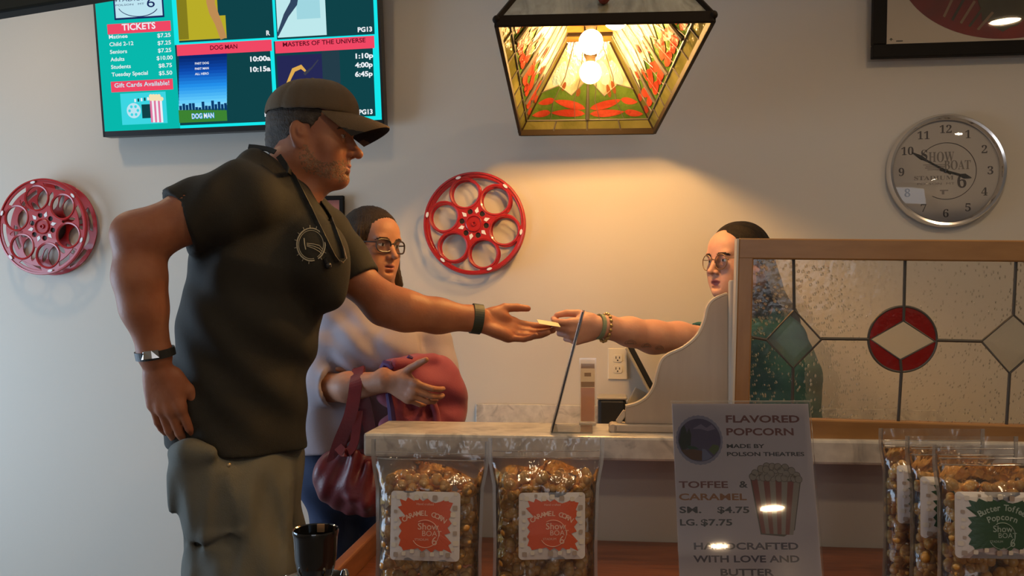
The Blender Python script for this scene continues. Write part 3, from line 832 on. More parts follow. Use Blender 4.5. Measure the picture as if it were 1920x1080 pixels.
# ------------------------------------------------------------------ stained glass pendant lamp
M_brass = mat('dark_bronze', (0.016, 0.010, 0.005), 0.7, spec=0.15)
M_came = mat('lead_came', (0.11, 0.10, 0.085), 0.45, metal=0.6)
M_bulb = glow('warm_bulb', (1.0, 0.54, 0.17), 275.0)
M_globe = None
def stained(name, a, b, bump=0.35, sc=9, stretch=(1, 1, 1), tr=0.30, gloss=0.06):
    """art glass: coloured by pigment, passes some light through"""
    if name in MATS: return MATS[name]
    m = bpy.data.materials.new(name); MATS[name] = m; m.use_nodes = True
    nt = m.node_tree; N = nt.nodes; K = nt.links
    N.remove(N['Principled BSDF']); out = N['Material Output']
    tc = N.new('ShaderNodeTexCoord'); mp = N.new('ShaderNodeMapping'); mp.inputs['Scale'].default_value = stretch; K.new(tc.outputs['Object'], mp.inputs[0])
    n = N.new('ShaderNodeTexNoise'); n.inputs['Scale'].default_value = sc; n.inputs['Detail'].default_value = 6; n.inputs['Distortion'].default_value = 0.8; K.new(mp.outputs[0], n.inputs[0])
    r = N.new('ShaderNodeValToRGB'); r.color_ramp.elements[0].position = 0.36; r.color_ramp.elements[1].position = 0.64
    r.color_ramp.elements[0].color = (*a, 1); r.color_ramp.elements[1].color = (*b, 1); K.new(n.outputs[0], r.inputs[0])
    n2 = N.new('ShaderNodeTexNoise'); n2.inputs['Scale'].default_value = sc * 5; n2.inputs['Detail'].default_value = 4; K.new(mp.outputs[0], n2.inputs[0])
    bp = N.new('ShaderNodeBump'); bp.inputs['Strength'].default_value = bump; bp.inputs['Distance'].default_value = 0.02; K.new(n2.outputs[0], bp.inputs['Height'])
    df = N.new('ShaderNodeBsdfDiffuse'); tl = N.new('ShaderNodeBsdfTranslucent'); gl = N.new('ShaderNodeBsdfGlossy')
    K.new(r.outputs[0], df.inputs[0]); K.new(r.outputs[0], tl.inputs[0]); gl.inputs['Roughness'].default_value = 0.16
    for s in (df, gl): K.new(bp.outputs[0], s.inputs['Normal'])
    m1 = N.new('ShaderNodeMixShader'); m1.inputs[0].default_value = tr; K.new(df.outputs[0], m1.inputs[1]); K.new(tl.outputs[0], m1.inputs[2])
    m2 = N.new('ShaderNodeMixShader'); m2.inputs[0].default_value = gloss; K.new(m1.outputs[0], m2.inputs[1]); K.new(gl.outputs[0], m2.inputs[2])
    K.new(m2.outputs[0], out.inputs[0])
    return m
G_clear = stained('streaky_clear_glass', (0.72, 0.70, 0.56), (0.34, 0.32, 0.22), sc=26, stretch=(1.0, 1.0, 0.45), gloss=0.2, bump=0.8)
G_end = stained('smooth_clear_glass', (0.62, 0.60, 0.46), (0.30, 0.28, 0.18), sc=10, stretch=(2.2, 2.2, 0.5), gloss=0.32, bump=0.12)
G_green = stained('leaf_green_glass', (0.035, 0.085, 0.012), (0.085, 0.15, 0.025))
G_olive = stained('olive_border_glass', (0.10, 0.10, 0.025), (0.17, 0.16, 0.05), sc=6)
G_red = stained('dragonfly_red_glass', (0.22, 0.022, 0.012), (0.36, 0.06, 0.03))
G_blue = stained('sky_blue_glass', (0.20, 0.33, 0.42), (0.32, 0.42, 0.46), sc=12, stretch=(2, 2, 0.6))
G_brown = stained('brown_glass', (0.12, 0.035, 0.012), (0.18, 0.06, 0.02))
G_amber = stained('amber_top_glass', (0.50, 0.26, 0.07), (0.34, 0.16, 0.04), sc=6)

ZR, ZT = 0.632 + CAMH, 0.885 + CAMH          # rim and crown heights
ld = Vector((0.062, 1.05, 0)).normalized(); LANG = -math.atan2(ld.x, ld.y)
c1, c2 = Vector(((1132.5 - 960) / FPX * 1.70, 1.70, 0)), Vector(((1101 - 960) / FPX * 2.745, 2.745, 0))
mid = (c1 + c2) / 2; LEN = (c2 - c1).length; HW = 0.2295
lamp = empty('pendant_lamp', 'hanging stained glass lamp with red dragonflies and glowing bulbs', 'lamp', (mid.x, mid.y, ZR), LANG)
HL, H = LEN / 2, ZT - ZR
TWX, TLY = 0.072, HL - 0.15                  # crown half sizes
corn = [(-HW, -HL), (HW, -HL), (HW, HL), (-HW, HL)]
tcor = [(-TWX, -TLY), (TWX, -TLY), (TWX, TLY), (-TWX, TLY)]
def panel_map(i):
    """maps (u 0..1 along the rim, v 0..1 up the slope) to a point on panel i; n = inward normal"""
    j = (i + 1) % 4
    A, B, C, D = (Vector((*corn[i], 0)), Vector((*corn[j], 0)), Vector((*tcor[j], H)), Vector((*tcor[i], H)))
    nn = (B - A).cross(D - A).normalized()
    if nn.dot(Vector((0, 0, H / 2)) - (A + C) / 2) < 0: nn = -nn
    return (lambda u, v, o=0.0: A * (1 - u) * (1 - v) + B * u * (1 - v) + C * u * v + D * (1 - u) * v + nn * o)
def pgrid(mb, f, u0, u1, v0, v1, o, n=6):
    vs, fs = [], []
    for a in range(n + 1):
        for b in range(n + 1): vs.append(f(u0 + (u1 - u0) * a / n, v0 + (v1 - v0) * b / n, o))
    for a in range(n):
        for b in range(n): fs.append((a * (n + 1) + b, (a + 1) * (n + 1) + b, (a + 1) * (n + 1) + b + 1, a * (n + 1) + b + 1))
    mb.add(vs, fs)
def ppoly(mb, f, poly, o):
    n = len(poly); cu, cv = sum(p[0] for p in poly) / n, sum(p[1] for p in poly) / n
    vs = [f(u, v, o) for u, v in poly] + [f(cu, cv, o)]
    mb.add(vs, [(i, (i + 1) % n, n) for i in range(n)])
def came(mb, f, pts, o, r=0.0028): mb.tube([f(u, v, o) for u, v in pts], r, n=6)
def wing(u0, v0, u1, v1, w, n=10):
    out = []
    d = math.hypot(u1 - u0, v1 - v0); nu, nv = -(v1 - v0) / d, (u1 - u0) / d
    for k in range(n + 1):
        t = k / n; e = w * math.sin(math.pi * min(1, t ** 0.8)) ** 0.7; out.append((u0 + (u1 - u0) * t + nu * e, v0 + (v1 - v0) * t + nv * e))
    for k in range(n - 1, 0, -1):
        t = k / n; e = -w * 0.8 * math.sin(math.pi * min(1, t ** 0.8)) ** 0.7; out.append((u0 + (u1 - u0) * t + nu * e, v0 + (v1 - v0) * t + nv * e))
    return out
def leaf(u, v, w, h, lean=0.0, n=12): return [(u + w * math.cos(2 * math.pi * k / n) + lean * math.sin(2 * math.pi * k / n), v + h * math.sin(2 * math.pi * k / n)) for k in range(n)]
for i in range(4):
    f = panel_map(i); long = i in (1, 3)
    p = MB()
    p.mat(0); pgrid(p, f, 0, 1, 0.0, 1.0, 0.0)
    pan = p.build('glass_panel', G_clear if long else G_end, lamp)
    g = MB(); pgrid(g, f, 0.005, 0.995, 0.0, 0.13, 0.002); g.build('border_glass', G_olive, pan)
    if long:
        for ua, ub in ((0.005, 0.09), (0.91, 0.995)):
            g = MB(); pgrid(g, f, ua, ub, 0.13, 1, 0.002); g.build('border_glass', G_olive, pan)
    g = MB()
    rg = random.Random(20 + i)
    nl = 16 if long else 6
    top = []
    for k in range(nl + 1):
        u = (0.1 + 0.8 * k / nl) if long else (0.01 + 0.98 * k / nl); top.append((u, (0.36 if long else 0.43) + 0.12 * (k % 2) + rg.uniform(-0.03, 0.05)))
    vs, fs = [], []
    for u, v in top: vs += [f(u, 0.13, 0.002), f(u, v, 0.002)]
    g.add(vs, [(2 * k, 2 * k + 2, 2 * k + 3, 2 * k + 1) for k in range(nl)]); g.build('leaf_glass', G_green, pan)
    if not long:
        for u in (0.14, 0.30, 0.72, 0.87):
            g = MB(); ppoly(g, f, leaf(u, 0.66, 0.075, 0.14), 0.0025); g.build('sky_glass', G_blue, pan)
    cen = [0.5] if not long else [0.22, 0.5, 0.78]
    for cx in cen:
        s = 1.0 if not long else 0.42
        for q in (-1, 1):
            for v0, v1, le in ((0.26, 0.36, 0.30), (0.20, 0.22, 0.30)):
                g = MB(); ppoly(g, f, wing(cx + q * 0.02, v0, cx + q * (0.02 + le * s), v1, 0.048), 0.004); g.build('dragonfly_wing', G_red, pan)
                g = MB(); ppoly(g, f, wing(cx + q * (0.02 + le * s), v1, cx + q * (0.02 + (le + 0.15) * s), v1 - 0.03, 0.045), 0.004); g.build('dragonfly_wing', G_red, pan)
        g = MB(); g.tube([f(cx, 0.14, 0.006), f(cx, 0.28, 0.008), f(cx, 0.56, 0.006)], [0.007, 0.006, 0.0035], n=8); g.build('dragonfly_body', M_came, pan, smooth=True)
    nb = [(0.22, 0.50), (0.60, 0.45), (0.28, 0.46), (0.77, 0.52)] if not long else [(0.14 + 0.10 * k, 0.40 + 0.09 * (k % 3)) for k in range(8)]
    for k, (u, v) in enumerate(nb):
        g = MB(); ppoly(g, f, leaf(u, v, 0.016 if long else 0.022, 0.05 if k % 2 else 0.075), 0.0045); g.build('flower_bud', G_red if long else G_brown, pan)
    g = MB()
    came(g, f, [(0.0, 0.13), (1.0, 0.13)], 0.003)
    for k in range(1, 7 if long else 4): came(g, f, [(k / (7 if long else 4), 0.0), (k / (7 if long else 4), 0.13)], 0.003)
    came(g, f, top, 0.003, 0.002)
    for k in range(1, 10 if long else 5):
        u = k / (10 if long else 5); came(g, f, [(u, 0.13), (u + 0.03, 0.35), (u - 0.01, 0.62), (u + 0.02, 1.0)], 0.003, 0.0016)
    if long:
        for u in (0.09, 0.91): came(g, f, [(u, 0.13), (u, 1.0)], 0.003)
    g.build('came', M_came, pan)
for i in range(4):
    a, b = Vector((*corn[i], 0)), Vector((*tcor[i], H))
    MB().bar(a, b, 0.011, 0.011).build('corner_rib', M_brass, lamp, bevel=0.002)
    a, b = Vector((*corn[i], -0.004)), Vector((*corn[(i + 1) % 4], -0.004))
    MB().bar(a, b, 0.010, 0.024).build('rim_bar', M_brass, lamp, bevel=0.002)
    MB().sphere(Vector((*corn[i], 0.0)), 0.009, 10, 8).build('corner_ball', M_brass, lamp, smooth=True)
mbz = MB()
mbz.box((0, 0, H + 0.006), (2 * TWX + 0.02, 2 * TLY + 0.02, 0.006)); mbz.build('crown_plate', G_amber, lamp)
mbz = MB()
for y in np.linspace(-TLY * 0.8, TLY * 0.8, 5): mbz.box((0, y, H), (2 * TWX, 0.012, 0.012))
mbz.build('crown_slats', M_brass, lamp)
def bulb(px, py, d, hz):
    w = Vector(P(px, py, d)); inv = lamp.matrix_basis.inverted(); c = inv @ w
    top = H
    o = MB().sphere(c, 0.0335, 20, 14).build('bulb', M_bulb, lamp, smooth=True)
    MB().lathe([(0.012, 0.028), (0.016, 0.045), (0.02, 0.05), (0.02, top - c.z)], c=c, n=16).build('socket', M_brass, lamp, smooth=True)
bulb(1108, 79, 2.22, 0); bulb(1155, 30, 2.02, 0); bulb(1107, 136, 2.46, 0)
mbz = MB(); mbz.tube([(0, -0.25, H), (0, -0.25, CEIL - ZR)], 0.006); mbz.tube([(0, 0.25, H), (0, 0.25, CEIL - ZR)], 0.006); mbz.build('hanging_rods', M_brass, lamp)
MB().box((0, 0, CEIL - ZR - 0.012), (0.12, 0.62, 0.024)).build('ceiling_plate', M_brass, lamp, bevel=0.003)
# beaded jewel on the near panel
f = panel_map(0)
MB().sphere(f(0.5, 0.16, -0.012), 0.013, 12, 8).build('jewel', G_red, lamp, smooth=True)
# ------------------------------------------------------------------ things on the serving ledge
LM = Matrix.Translation((0, LEDGE_D, 0)) @ Matrix.Rotation(LROT, 4, 'Z')
def lfr(off): return Frame(LM @ Matrix.Translation((0, off, 0)))
M_wash = mat('whitewashed_wood', (0.52, 0.44, 0.36), 0.5, noise=0.6, nscale=9, color2=(0.47, 0.39, 0.32), stretch=(6, 6, 0.6))
M_washedge = mat('whitewashed_edge', (0.66, 0.58, 0.47), 0.4)
M_frame = mat('honey_oak', (0.36, 0.185, 0.062), 0.33, noise=0.6, nscale=5, color2=(0.28, 0.135, 0.043), stretch=(2, 9, 9))
M_stile = mat('honey_oak_upright', (0.36, 0.185, 0.062), 0.33, noise=0.6, nscale=5, color2=(0.28, 0.135, 0.043), stretch=(9, 9, 2))

# scrolled end bracket
FB = lfr(0.085)
def bz(px, py): return FB.at(px, py)
pts_px = [(1150, 800), (1150, 793), (1157, 789), (1160, 775), (1173, 762), (1195, 756), (1214, 743), (1226, 723), (1232, 698), (1240, 676), (1254, 664), (1282, 651), (1307, 629), (1320, 601), (1326, 576), (1339, 561), (1362, 551), (1388, 551), (1388, 800)]
def smooth_poly(p, n=6):
    out = []
    for i in range(len(p) - 1):
        p0, p1, p2, p3 = p[max(i - 1, 0)], p[i], p[i + 1], p[min(i + 2, len(p) - 1)]
        for k in range(n):
            t = k / n
            out.append(tuple(0.5 * ((2 * p1[j]) + (-p0[j] + p2[j]) * t + (2 * p0[j] - 5 * p1[j] + 4 * p2[j] - p3[j]) * t * t + (-p0[j] + 3 * p1[j] - 3 * p2[j] + p3[j]) * t ** 3) for j in (0, 1)))
    return out + [p[-1]]
crv = [bz(*q) for q in smooth_poly([(1173, 762), (1195, 756), (1214, 743), (1226, 723), (1232, 698), (1240, 676), (1254, 664), (1282, 651), (1307, 629), (1320, 601), (1326, 576), (1339, 561), (1362, 551)])]
base_z = LT + 0.017
xl, xr = bz(1172, 790)[0], bz(1386, 700)[0]
poly = [(xl, base_z)] + crv + [(xr, bz(1362, 551)[1]), (xr, base_z)]
br = empty('scroll_bracket', 'whitewashed wooden end bracket with an S curve on the stone ledge', 'bracket', (0, LEDGE_D, 0), LROT)
plate([poly], 0.022, 'scroll_board', M_wash, br, bevel=0.002, y=0.085)
mbz = MB(); mbz.ribbon([(x, 0.085, z + 0.001) for x, z in crv], Vector((0, 1, 0)), 0.024, 0.004); mbz.build('curved_edging', M_washedge, br)
xb = bz(1138, 805)[0]
mbz = MB(); mbz.box(((xb + 0.012 + xr) / 2, 0.085, LT + 0.0085), (xr - xb - 0.012, 0.05, 0.017)); mbz.build('plinth', M_wash, br, bevel=0.003)
MB().lathe([(0.0085, -0.025), (0.0085, 0.025)], c=(xb + 0.012, 0.085, LT + 0.0085), n=18, axis='y').build('plinth_nose', M_wash, br, smooth=True)
xp = bz(1374, 640)[0]
MB().lathe([(0.0125, LT + 0.017), (0.0125, bz(1374, 526)[1] - 0.004), (0.010, bz(1374, 526)[1])], c=(xp, 0.066, 0), n=20).build('end_post', M_washedge, br, smooth=True)
MB().box((bz(1166, 770)[0], 0.088, LT + 0.03), (0.012, 0.012, 0.03), Matrix.Rotation(R(35), 3, 'Y')).build('corner_block', M_washedge, br, bevel=0.002)

# stained glass partition, leaning slightly
pm_ = LM @ Matrix.Translation((bz(1396, 0)[0], 0.030, LT)) @ Matrix.Rotation(R(1.0), 4, 'Y') @ Matrix.Rotation(R(3.0), 4, 'X')
part = empty('glass_partition', 'oak framed stained glass partition with red circle and clear diamonds on the ledge', 'partition', mtx=pm_)
FG = Frame(pm_)
gx0, gz1 = FG.at(1383, 447); gx1 = FG.at(1998, 640)[0]; gz0 = 0.0
th = 0.026; st = abs(FG.at(1412, 640)[0] - FG.at(1383, 640)[0]); rl = abs(FG.at(1500, 449)[1] - FG.at(1500, 488)[1]); rb = FG.at(1600, 787)[1] - gz0
MB().box(((gx0 + gx1) / 2, 0, gz1 - rl / 2), (gx1 - gx0, th, rl)).build('top_rail', M_frame, part, bevel=0.003)
MB().box(((gx0 + gx1) / 2, 0, gz0 + rb / 2), (gx1 - gx0, th, rb)).build('bottom_rail', M_frame, part, bevel=0.003)
for x in (gx0 + st / 2, gx1 - st / 2): MB().box((x, 0, (gz0 + gz1) / 2), (st, th - 0.001, gz1 - gz0 - 0.002)).build('stile', M_stile, part, bevel=0.003)
MB().box((gx0 - 0.0015, 0, (gz0 + gz1) / 2 + 0.001), (0.004, th, gz1 - gz0 - 0.004)).build('edge_strip', M_washedge, part)

def seedy(name, tint, dens):
    """hand-rolled glass with seeds: clear with scattered bubbles that bend the view"""
    if name in MATS: return MATS[name]
    m = bpy.data.materials.new(name); MATS[name] = m; m.use_nodes = True
    nt = m.node_tree; N = nt.nodes; K = nt.links
    N.remove(N['Principled BSDF']); out = N['Material Output']
    tc = N.new('ShaderNodeTexCoord'); mp = N.new('ShaderNodeMapping'); mp.inputs['Scale'].default_value = (1, 0.0, 0.8); K.new(tc.outputs['Object'], mp.inputs[0])
    v = N.new('ShaderNodeTexVoronoi'); v.inputs['Scale'].default_value = dens; v.inputs['Randomness'].default_value = 1.0; K.new(mp.outputs[0], v.inputs[0])
    r = N.new('ShaderNodeValToRGB'); r.color_ramp.elements[0].position = 0.12; r.color_ramp.elements[1].position = 0.38
    r.color_ramp.elements[0].color = (1, 1, 1, 1); r.color_ramp.elements[1].color = (0, 0, 0, 1); K.new(v.outputs['Distance'], r.inputs[0])
    nz = N.new('ShaderNodeTexNoise'); nz.inputs['Scale'].default_value = 42; nz.inputs['Detail'].default_value = 3; K.new(mp.outputs[0], nz.inputs[0])
    ad = N.new('ShaderNodeMath'); ad.operation = 'MULTIPLY_ADD'; ad.inputs[1].default_value = 0.35; K.new(nz.outputs[0], ad.inputs[0]); K.new(r.outputs[0], ad.inputs[2])
    bp = N.new('ShaderNodeBump'); bp.inputs['Strength'].default_value = 0.7; bp.inputs['Distance'].default_value = 0.005; K.new(ad.outputs[0], bp.inputs['Height'])
    rf = N.new('ShaderNodeBsdfRefraction'); rf.inputs['IOR'].default_value = 1.22; rf.inputs['Roughness'].default_value = 0.03; rf.inputs[0].default_value = (*tint, 1); K.new(bp.outputs[0], rf.inputs['Normal'])
    tr = N.new('ShaderNodeBsdfTransparent'); tr.inputs[0].default_value = (*tint, 1)
    gl = N.new('ShaderNodeBsdfGlossy'); gl.inputs['Roughness'].default_value = 0.12; K.new(bp.outputs[0], gl.inputs['Normal'])
    f = N.new('ShaderNodeMath'); f.operation = 'MULTIPLY_ADD'; f.inputs[1].default_value = 0.45; f.inputs[2].default_value = 0.25; K.new(r.outputs[0], f.inputs[0])
    m1 = N.new('ShaderNodeMixShader'); K.new(f.outputs[0], m1.inputs[0]); K.new(tr.outputs[0], m1.inputs[1]); K.new(rf.outputs[0], m1.inputs[2])
    m2 = N.new('ShaderNodeMixShader'); m2.inputs[0].default_value = 0.03; K.new(m1.outputs[0], m2.inputs[1]); K.new(gl.outputs[0], m2.inputs[2])
    K.new(m2.outputs[0], out.inputs[0])
    return m
M_seedy = seedy('seedy_glass', (0.93, 0.91, 0.88), 120)
M_redglass = film('ruby_glass', tint=(0.50, 0.012, 0.010), gloss=0.01, haze=0.30, rough=0.08, hcol=(0.48, 0.010, 0.012), bump=0.1)
M_bevel = film('bevelled_glass', tint=(0.90, 0.89, 0.86), gloss=0.03, haze=0.02, rough=0.05, hcol=(0.7, 0.68, 0.62))
ix0, ix1, iz0, iz1 = gx0 + st - 0.004, gx1 - st + 0.004, gz0 + rb - 0.004, gz1 - rl + 0.004
def q(px, py): return FG.at(px, py)
dia1 = [q(1437, 637), q(1489, 581), q(1540, 637), q(1487, 690)]
dia2 = [q(1840, 640), q(1900, 590), q(1958, 642), q(1893, 700)]
cc = q(1692, 636); crad = abs(q(1756, 636)[0] - q(1628, 636)[0]) / 2
rho = [q(1632, 636), q(1694, 601), q(1753, 640), q(1688, 675)]
ring = circ(cc[0], cc[1], crad, 48)
plate([rect(ix0, iz0, ix1, iz1), dia1, dia2, ring], 0.003, 'seedy_pane', M_seedy, part)
for dpt in (dia1, dia2): 
    pane = plate([dpt], 0.003, 'bevelled_diamond', M_bevel, part)
    ctr = (sum(a for a, b in dpt) / 4, sum(b for a, b in dpt) / 4)
    inn = [(ctr[0] + (a - ctr[0]) * 0.66, ctr[1] + (b - ctr[1]) * 0.66) for a, b in dpt]
    vs = [(a, -0.0018, b) for a, b in dpt] + [(a, -0.005, b) for a, b in inn]
    MB().add(vs, [(i, (i + 1) % 4, 4 + (i + 1) % 4, 4 + i) for i in range(4)] + [(4, 5, 6, 7)]).build('bevel_facets', M_bevel, pane)
plate([rho], 0.003, 'clear_rhombus', M_bevel, part)
# four ruby segments
ang = lambda p: math.atan2(p[1] - cc[1], p[0] - cc[0])
for k in range(4):
    a0 = [math.pi, math.pi / 2, 0, -math.pi / 2][k]; a1 = a0 - math.pi / 2
    arc = [(cc[0] + crad * math.cos(a0 + (a1 - a0) * j / 14), cc[1] + crad * math.sin(a0 + (a1 - a0) * j / 14)) for j in range(15)]
    plate([arc + [rho[(k + 1) % 4], rho[k]]], 0.0028, 'ruby_segment', M_redglass, part)
def leadline(pts, r=0.0032, closed=False):
    MB().tube([(a, 0, b) for a, b in pts], r, n=8, closed=closed).build('lead_came', M_came, part, smooth=True)
leadline(ring, closed=True, r=0.0026); leadline(dia1, closed=True, r=0.0028); leadline(dia2, closed=True, r=0.0028); leadline(rho, closed=True, r=0.0022)
for a, b in (((1488, 485), (1489, 581)), ((1487, 690), (1485, 790)), ((1697, 487), (1695, 572)), ((1690, 700), (1684, 792)), ((1905, 490), (1900, 590)), ((1893, 700), (1887, 796)),
             ((1410, 632), (1437, 637)), ((1540, 635), (1628, 636)), ((1756, 638), (1840, 640)), ((1958, 642), (1985, 642)), ((1695, 572), (1694, 601)), ((1690, 700), (1688, 675))):
    leadline([q(*a), q(*b)])

# slanted sign holder seen edge on, facing the customers
M_acr = film('clear_acrylic', gloss=0.03, haze=0.10, rough=0.06, hcol=(0.75, 0.74, 0.70))
M_acredge = mat('acrylic_dark_edge', (0.02, 0.018, 0.016), 0.15)
def paper(name, c, tr=0.7):
    """thin printed paper that also glows with the light behind it"""
    m = bpy.data.materials.new(name); MATS[name] = m; m.use_nodes = True
    N = m.node_tree.nodes; K = m.node_tree.links; N.remove(N['Principled BSDF'])
    d = N.new('ShaderNodeBsdfDiffuse'); t = N.new('ShaderNodeBsdfTranslucent'); x = N.new('ShaderNodeMixShader'); x.inputs[0].default_value = tr
    d.inputs[0].default_value = (*c, 1); t.inputs[0].default_value = (*c, 1)
    K.new(d.outputs[0], x.inputs[1]); K.new(t.outputs[0], x.inputs[2]); K.new(x.outputs[0], N['Material Output'].inputs[0])
    return m
M_sheet = mat('printed_sheet', (0.34, 0.31, 0.28), 0.35, noise=0.9, nscale=14, color2=(0.16, 0.12, 0.12))
sh = empty('slanted_sign_holder', 'clear slanted sign holder seen edge on beside the reaching hands', 'sign holder', (0, LEDGE_D, 0), LROT)
FS = lfr(0.035)
b0, t0 = FS.at(1034, 806), FS.at(1094, 577)
tl = (t0[0] - b0[0], t0[1] - b0[1]); ln = math.hypot(*tl); uv = (tl[0] / ln, tl[1] / ln); nv = (-uv[1], uv[0])
b0 = (b0[0], LT + 0.002)
def slab(name, y0, y1, o0, o1, m, s0=0.0, s1=1.0, par=sh):
    p_ = [(b0[0] + uv[0] * ln * s0 + nv[0] * o0, b0[1] + uv[1] * ln * s0 + nv[1] * o0), (b0[0] + uv[0] * ln * s0 + nv[0] * o1, b0[1] + uv[1] * ln * s0 + nv[1] * o1),
          (b0[0] + uv[0] * ln * s1 + nv[0] * o1, b0[1] + uv[1] * ln * s1 + nv[1] * o1), (b0[0] + uv[0] * ln * s1 + nv[0] * o0, b0[1] + uv[1] * ln * s1 + nv[1] * o0)]
    return MB().prism(p_, y0, y1).build(name, m, par)
slab('front_sheet', 0.035, 0.185, 0.0022, 0.0040, M_acr)
slab('back_sheet', 0.035, 0.185, -0.0020, 0.0, M_acredge)
slab('printed_insert', 0.037, 0.183, 0.0004, 0.0020, M_sheet, 0.03, 0.985)
e = FS.at(1111, 813)[0]
M_basep = film('acrylic_base', gloss=0.05, haze=0.45, rough=0.05, hcol=(0.36, 0.34, 0.28))
MB().box(((b0[0] + e) / 2, 0.0975, LT + 0.0015), (e - b0[0], 0.125, 0.003)).build('base_sheet', M_basep, sh)

# narrow leaflet stand at the back of the ledge
M_clear = film('leaflet_acrylic', gloss=0.01, haze=0.03, rough=0.05)
lf = empty('leaflet_stand', 'narrow clear leaflet stand with a pink printed strip at the back of the ledge', 'leaflet', (0, LEDGE_D, 0), LROT)
FL = lfr(0.175)
lx0, lx1 = FL.at(1086, 730)[0], FL.at(1118, 730)[0]; lz1 = FL.at(1100, 671)[1]
M_pink = paper('pink_print', (0.80, 0.52, 0.45)); M_cream = paper('cream_print', (0.85, 0.78, 0.66)); M_tan = paper('tan_print', (0.50, 0.38, 0.27))
MB().box(((lx0 + lx1) / 2, 0.175, (LT + lz1) / 2), (lx1 - lx0, 0.004, lz1 - LT)).build('clear_pocket', M_clear, lf)
MB().box(((lx0 + lx1) / 2, 0.180, LT + 0.002), (lx1 - lx0, 0.03, 0.004)).build('foot', M_acr, lf)
vq = lambda xa, xb_, za, zb_, y: MB().add([(xa, y, za), (xb_, y, za), (xb_, y, zb_), (xa, y, zb_)], [(0, 1, 2, 3)])
ins = vq(lx0 + 0.003, lx1 - 0.003, LT + 0.006, lz1 - 0.004, 0.1780).build('leaflet_sheet', M_cream, lf)
for (y0, y1, m, nm) in ((727, 790, M_pink, 'pink_panel'), (716, 726, M_tan, 'tan_band'), (699, 706, M_tan, 'tan_band'), (682, 691, M_tan, 'tan_band')):
    za, zc = FL.at(1100, y1)[1], FL.at(1100, y0)[1]
    w = (lx1 - lx0) * (0.80 if y0 > 710 or y0 < 690 else 0.4)
    vq((lx0 + lx1) / 2 - w / 2, (lx0 + lx1) / 2 + w / 2, za, zc, 0.1777).build(nm, m, ins)

# ------------------------------------------------------------------ till equipment on the back counter
BM = Matrix.Translation((0, WALL_D, 0)) @ Matrix.Rotation(WROT, 4, 'Z')
FT = Frame(BM @ Matrix.Translation((0, -0.125, 0)))
M_grey = mat('grey_plastic', (0.42, 0.38, 0.31), 0.35); M_screen = mat('dark_glass_screen', (0.012, 0.012, 0.013), 0.5)
pos = empty('till_screen', 'black tilted till screen on a grey stand behind the scrolled bracket', 'till', (0, WALL_D, 0), WROT)
a, b = FT.at(1170, 651), FT.at(1216, 738)
d = Vector((b[0] - a[0], 0, b[1] - a[1])); dl = d.length; d.normalize(); nn = Vector((-d.z, 0, d.x))
if nn.x < 0: nn = -nn
mid_ = Vector((a[0], -0.125, a[1])) + d * (dl / 2)
rot = Matrix((d, Vector((0, 1, 0)), nn)).transposed()
if rot.determinant() < 0: rot = Matrix((d, Vector((0, -1, 0)), nn)).transposed()
MB().box(mid_ + nn * 0.006, (dl, 0.20, 0.010), rot).build('rear_shell', M_grey, pos, bevel=0.003)
MB().box(mid_ + nn * 0.020, (dl * 0.98, 0.196, 0.018), rot).build('display', M_screen, pos, bevel=0.003)
c1_, c2_ = FT.at(1215, 738), FT.at(1188, 790)
MB().bar((c1_[0], -0.125, c1_[1]), (c2_[0], -0.125, c2_[1]), 0.10, 0.016, up=(0, 1, 0)).build('stand_arm', M_grey, pos, bevel=0.004)
c3 = FT.at(1222, 780)
MB().box(((c2_[0] + c3[0]) / 2 + 0.08, -0.125, 0.8745), (0.11, 0.16, 0.027)).build('stand_base', M_black, pos, bevel=0.005)
MB().bar((c1_[0] + 0.03, -0.125, c1_[1] - 0.02), (c2_[0] + 0.06, -0.125, 0.885), 0.09, 0.03, up=(0, 1, 0)).build('printer_arm', M_black, pos, bevel=0.004)
kt = empty('card_printer', 'black rounded box with grey lid on the back counter below the outlet', 'printer', (0, WALL_D, 0), WROT)
k0, k1 = FT.at(1121, 745), FT.at(1174, 745)
MB().box(((k0[0] + k1[0]) / 2, -0.125, (0.86 + k0[1]) / 2), (k1[0] - k0[0], 0.10, k0[1] - 0.86)).build('body', M_screen, kt, bevel=0.012)
MB().box(((k0[0] + k1[0]) / 2, -0.125, k0[1] + 0.002), (k1[0] - k0[0] + 0.006, 0.108, 0.010)).build('lid', M_grey, kt, bevel=0.004)
# ------------------------------------------------------------------ price sign on the display counter
M_sign = mat('pinkish_card', (0.82, 0.69, 0.68), 0.55)
s0 = Vector(P(1387.5, 757, 1.27)); lean = R(12.6)
sgm = Matrix.Translation(s0) @ Matrix.Rotation(-lean, 4, 'X')
SW, SHH = 0.216, (s0.z - WZ - 0.006) / math.cos(lean)
# origin at the foot of the sheet
sgm = Matrix.Translation(s0) @ Matrix.Rotation(-lean, 4, 'X') @ Matrix.Translation((0, 0, -SHH))
sg = empty('price_sign', 'white flavored popcorn price sign leaning in a clear stand on the wooden counter', 'sign', mtx=sgm)
FSn = Frame(sgm)
sheet = MB().box((0, 0, SHH / 2), (SW, 0.0012, SHH)).build('printed_card', M_sign, sg)
M_acrf = film('sign_acrylic', gloss=0.012, haze=0.0, rough=0.03)
plate([rrect(-SW / 2 - 0.002, 0, SW / 2 + 0.002, SHH + 0.003, 0.003)], 0.0024, 'clear_front', M_acrf, sg, y=-0.0030)
MB().box((0, -0.001, SHH + 0.0035), (SW + 0.004, 0.005, 0.002)).build('top_edge', M_acr, sg)
MB().box((0, 0.06, 0.004), (SW, 0.13, 0.003), Matrix.Rotation(lean, 3, 'X')).build('stand_foot', M_acrf, sg)
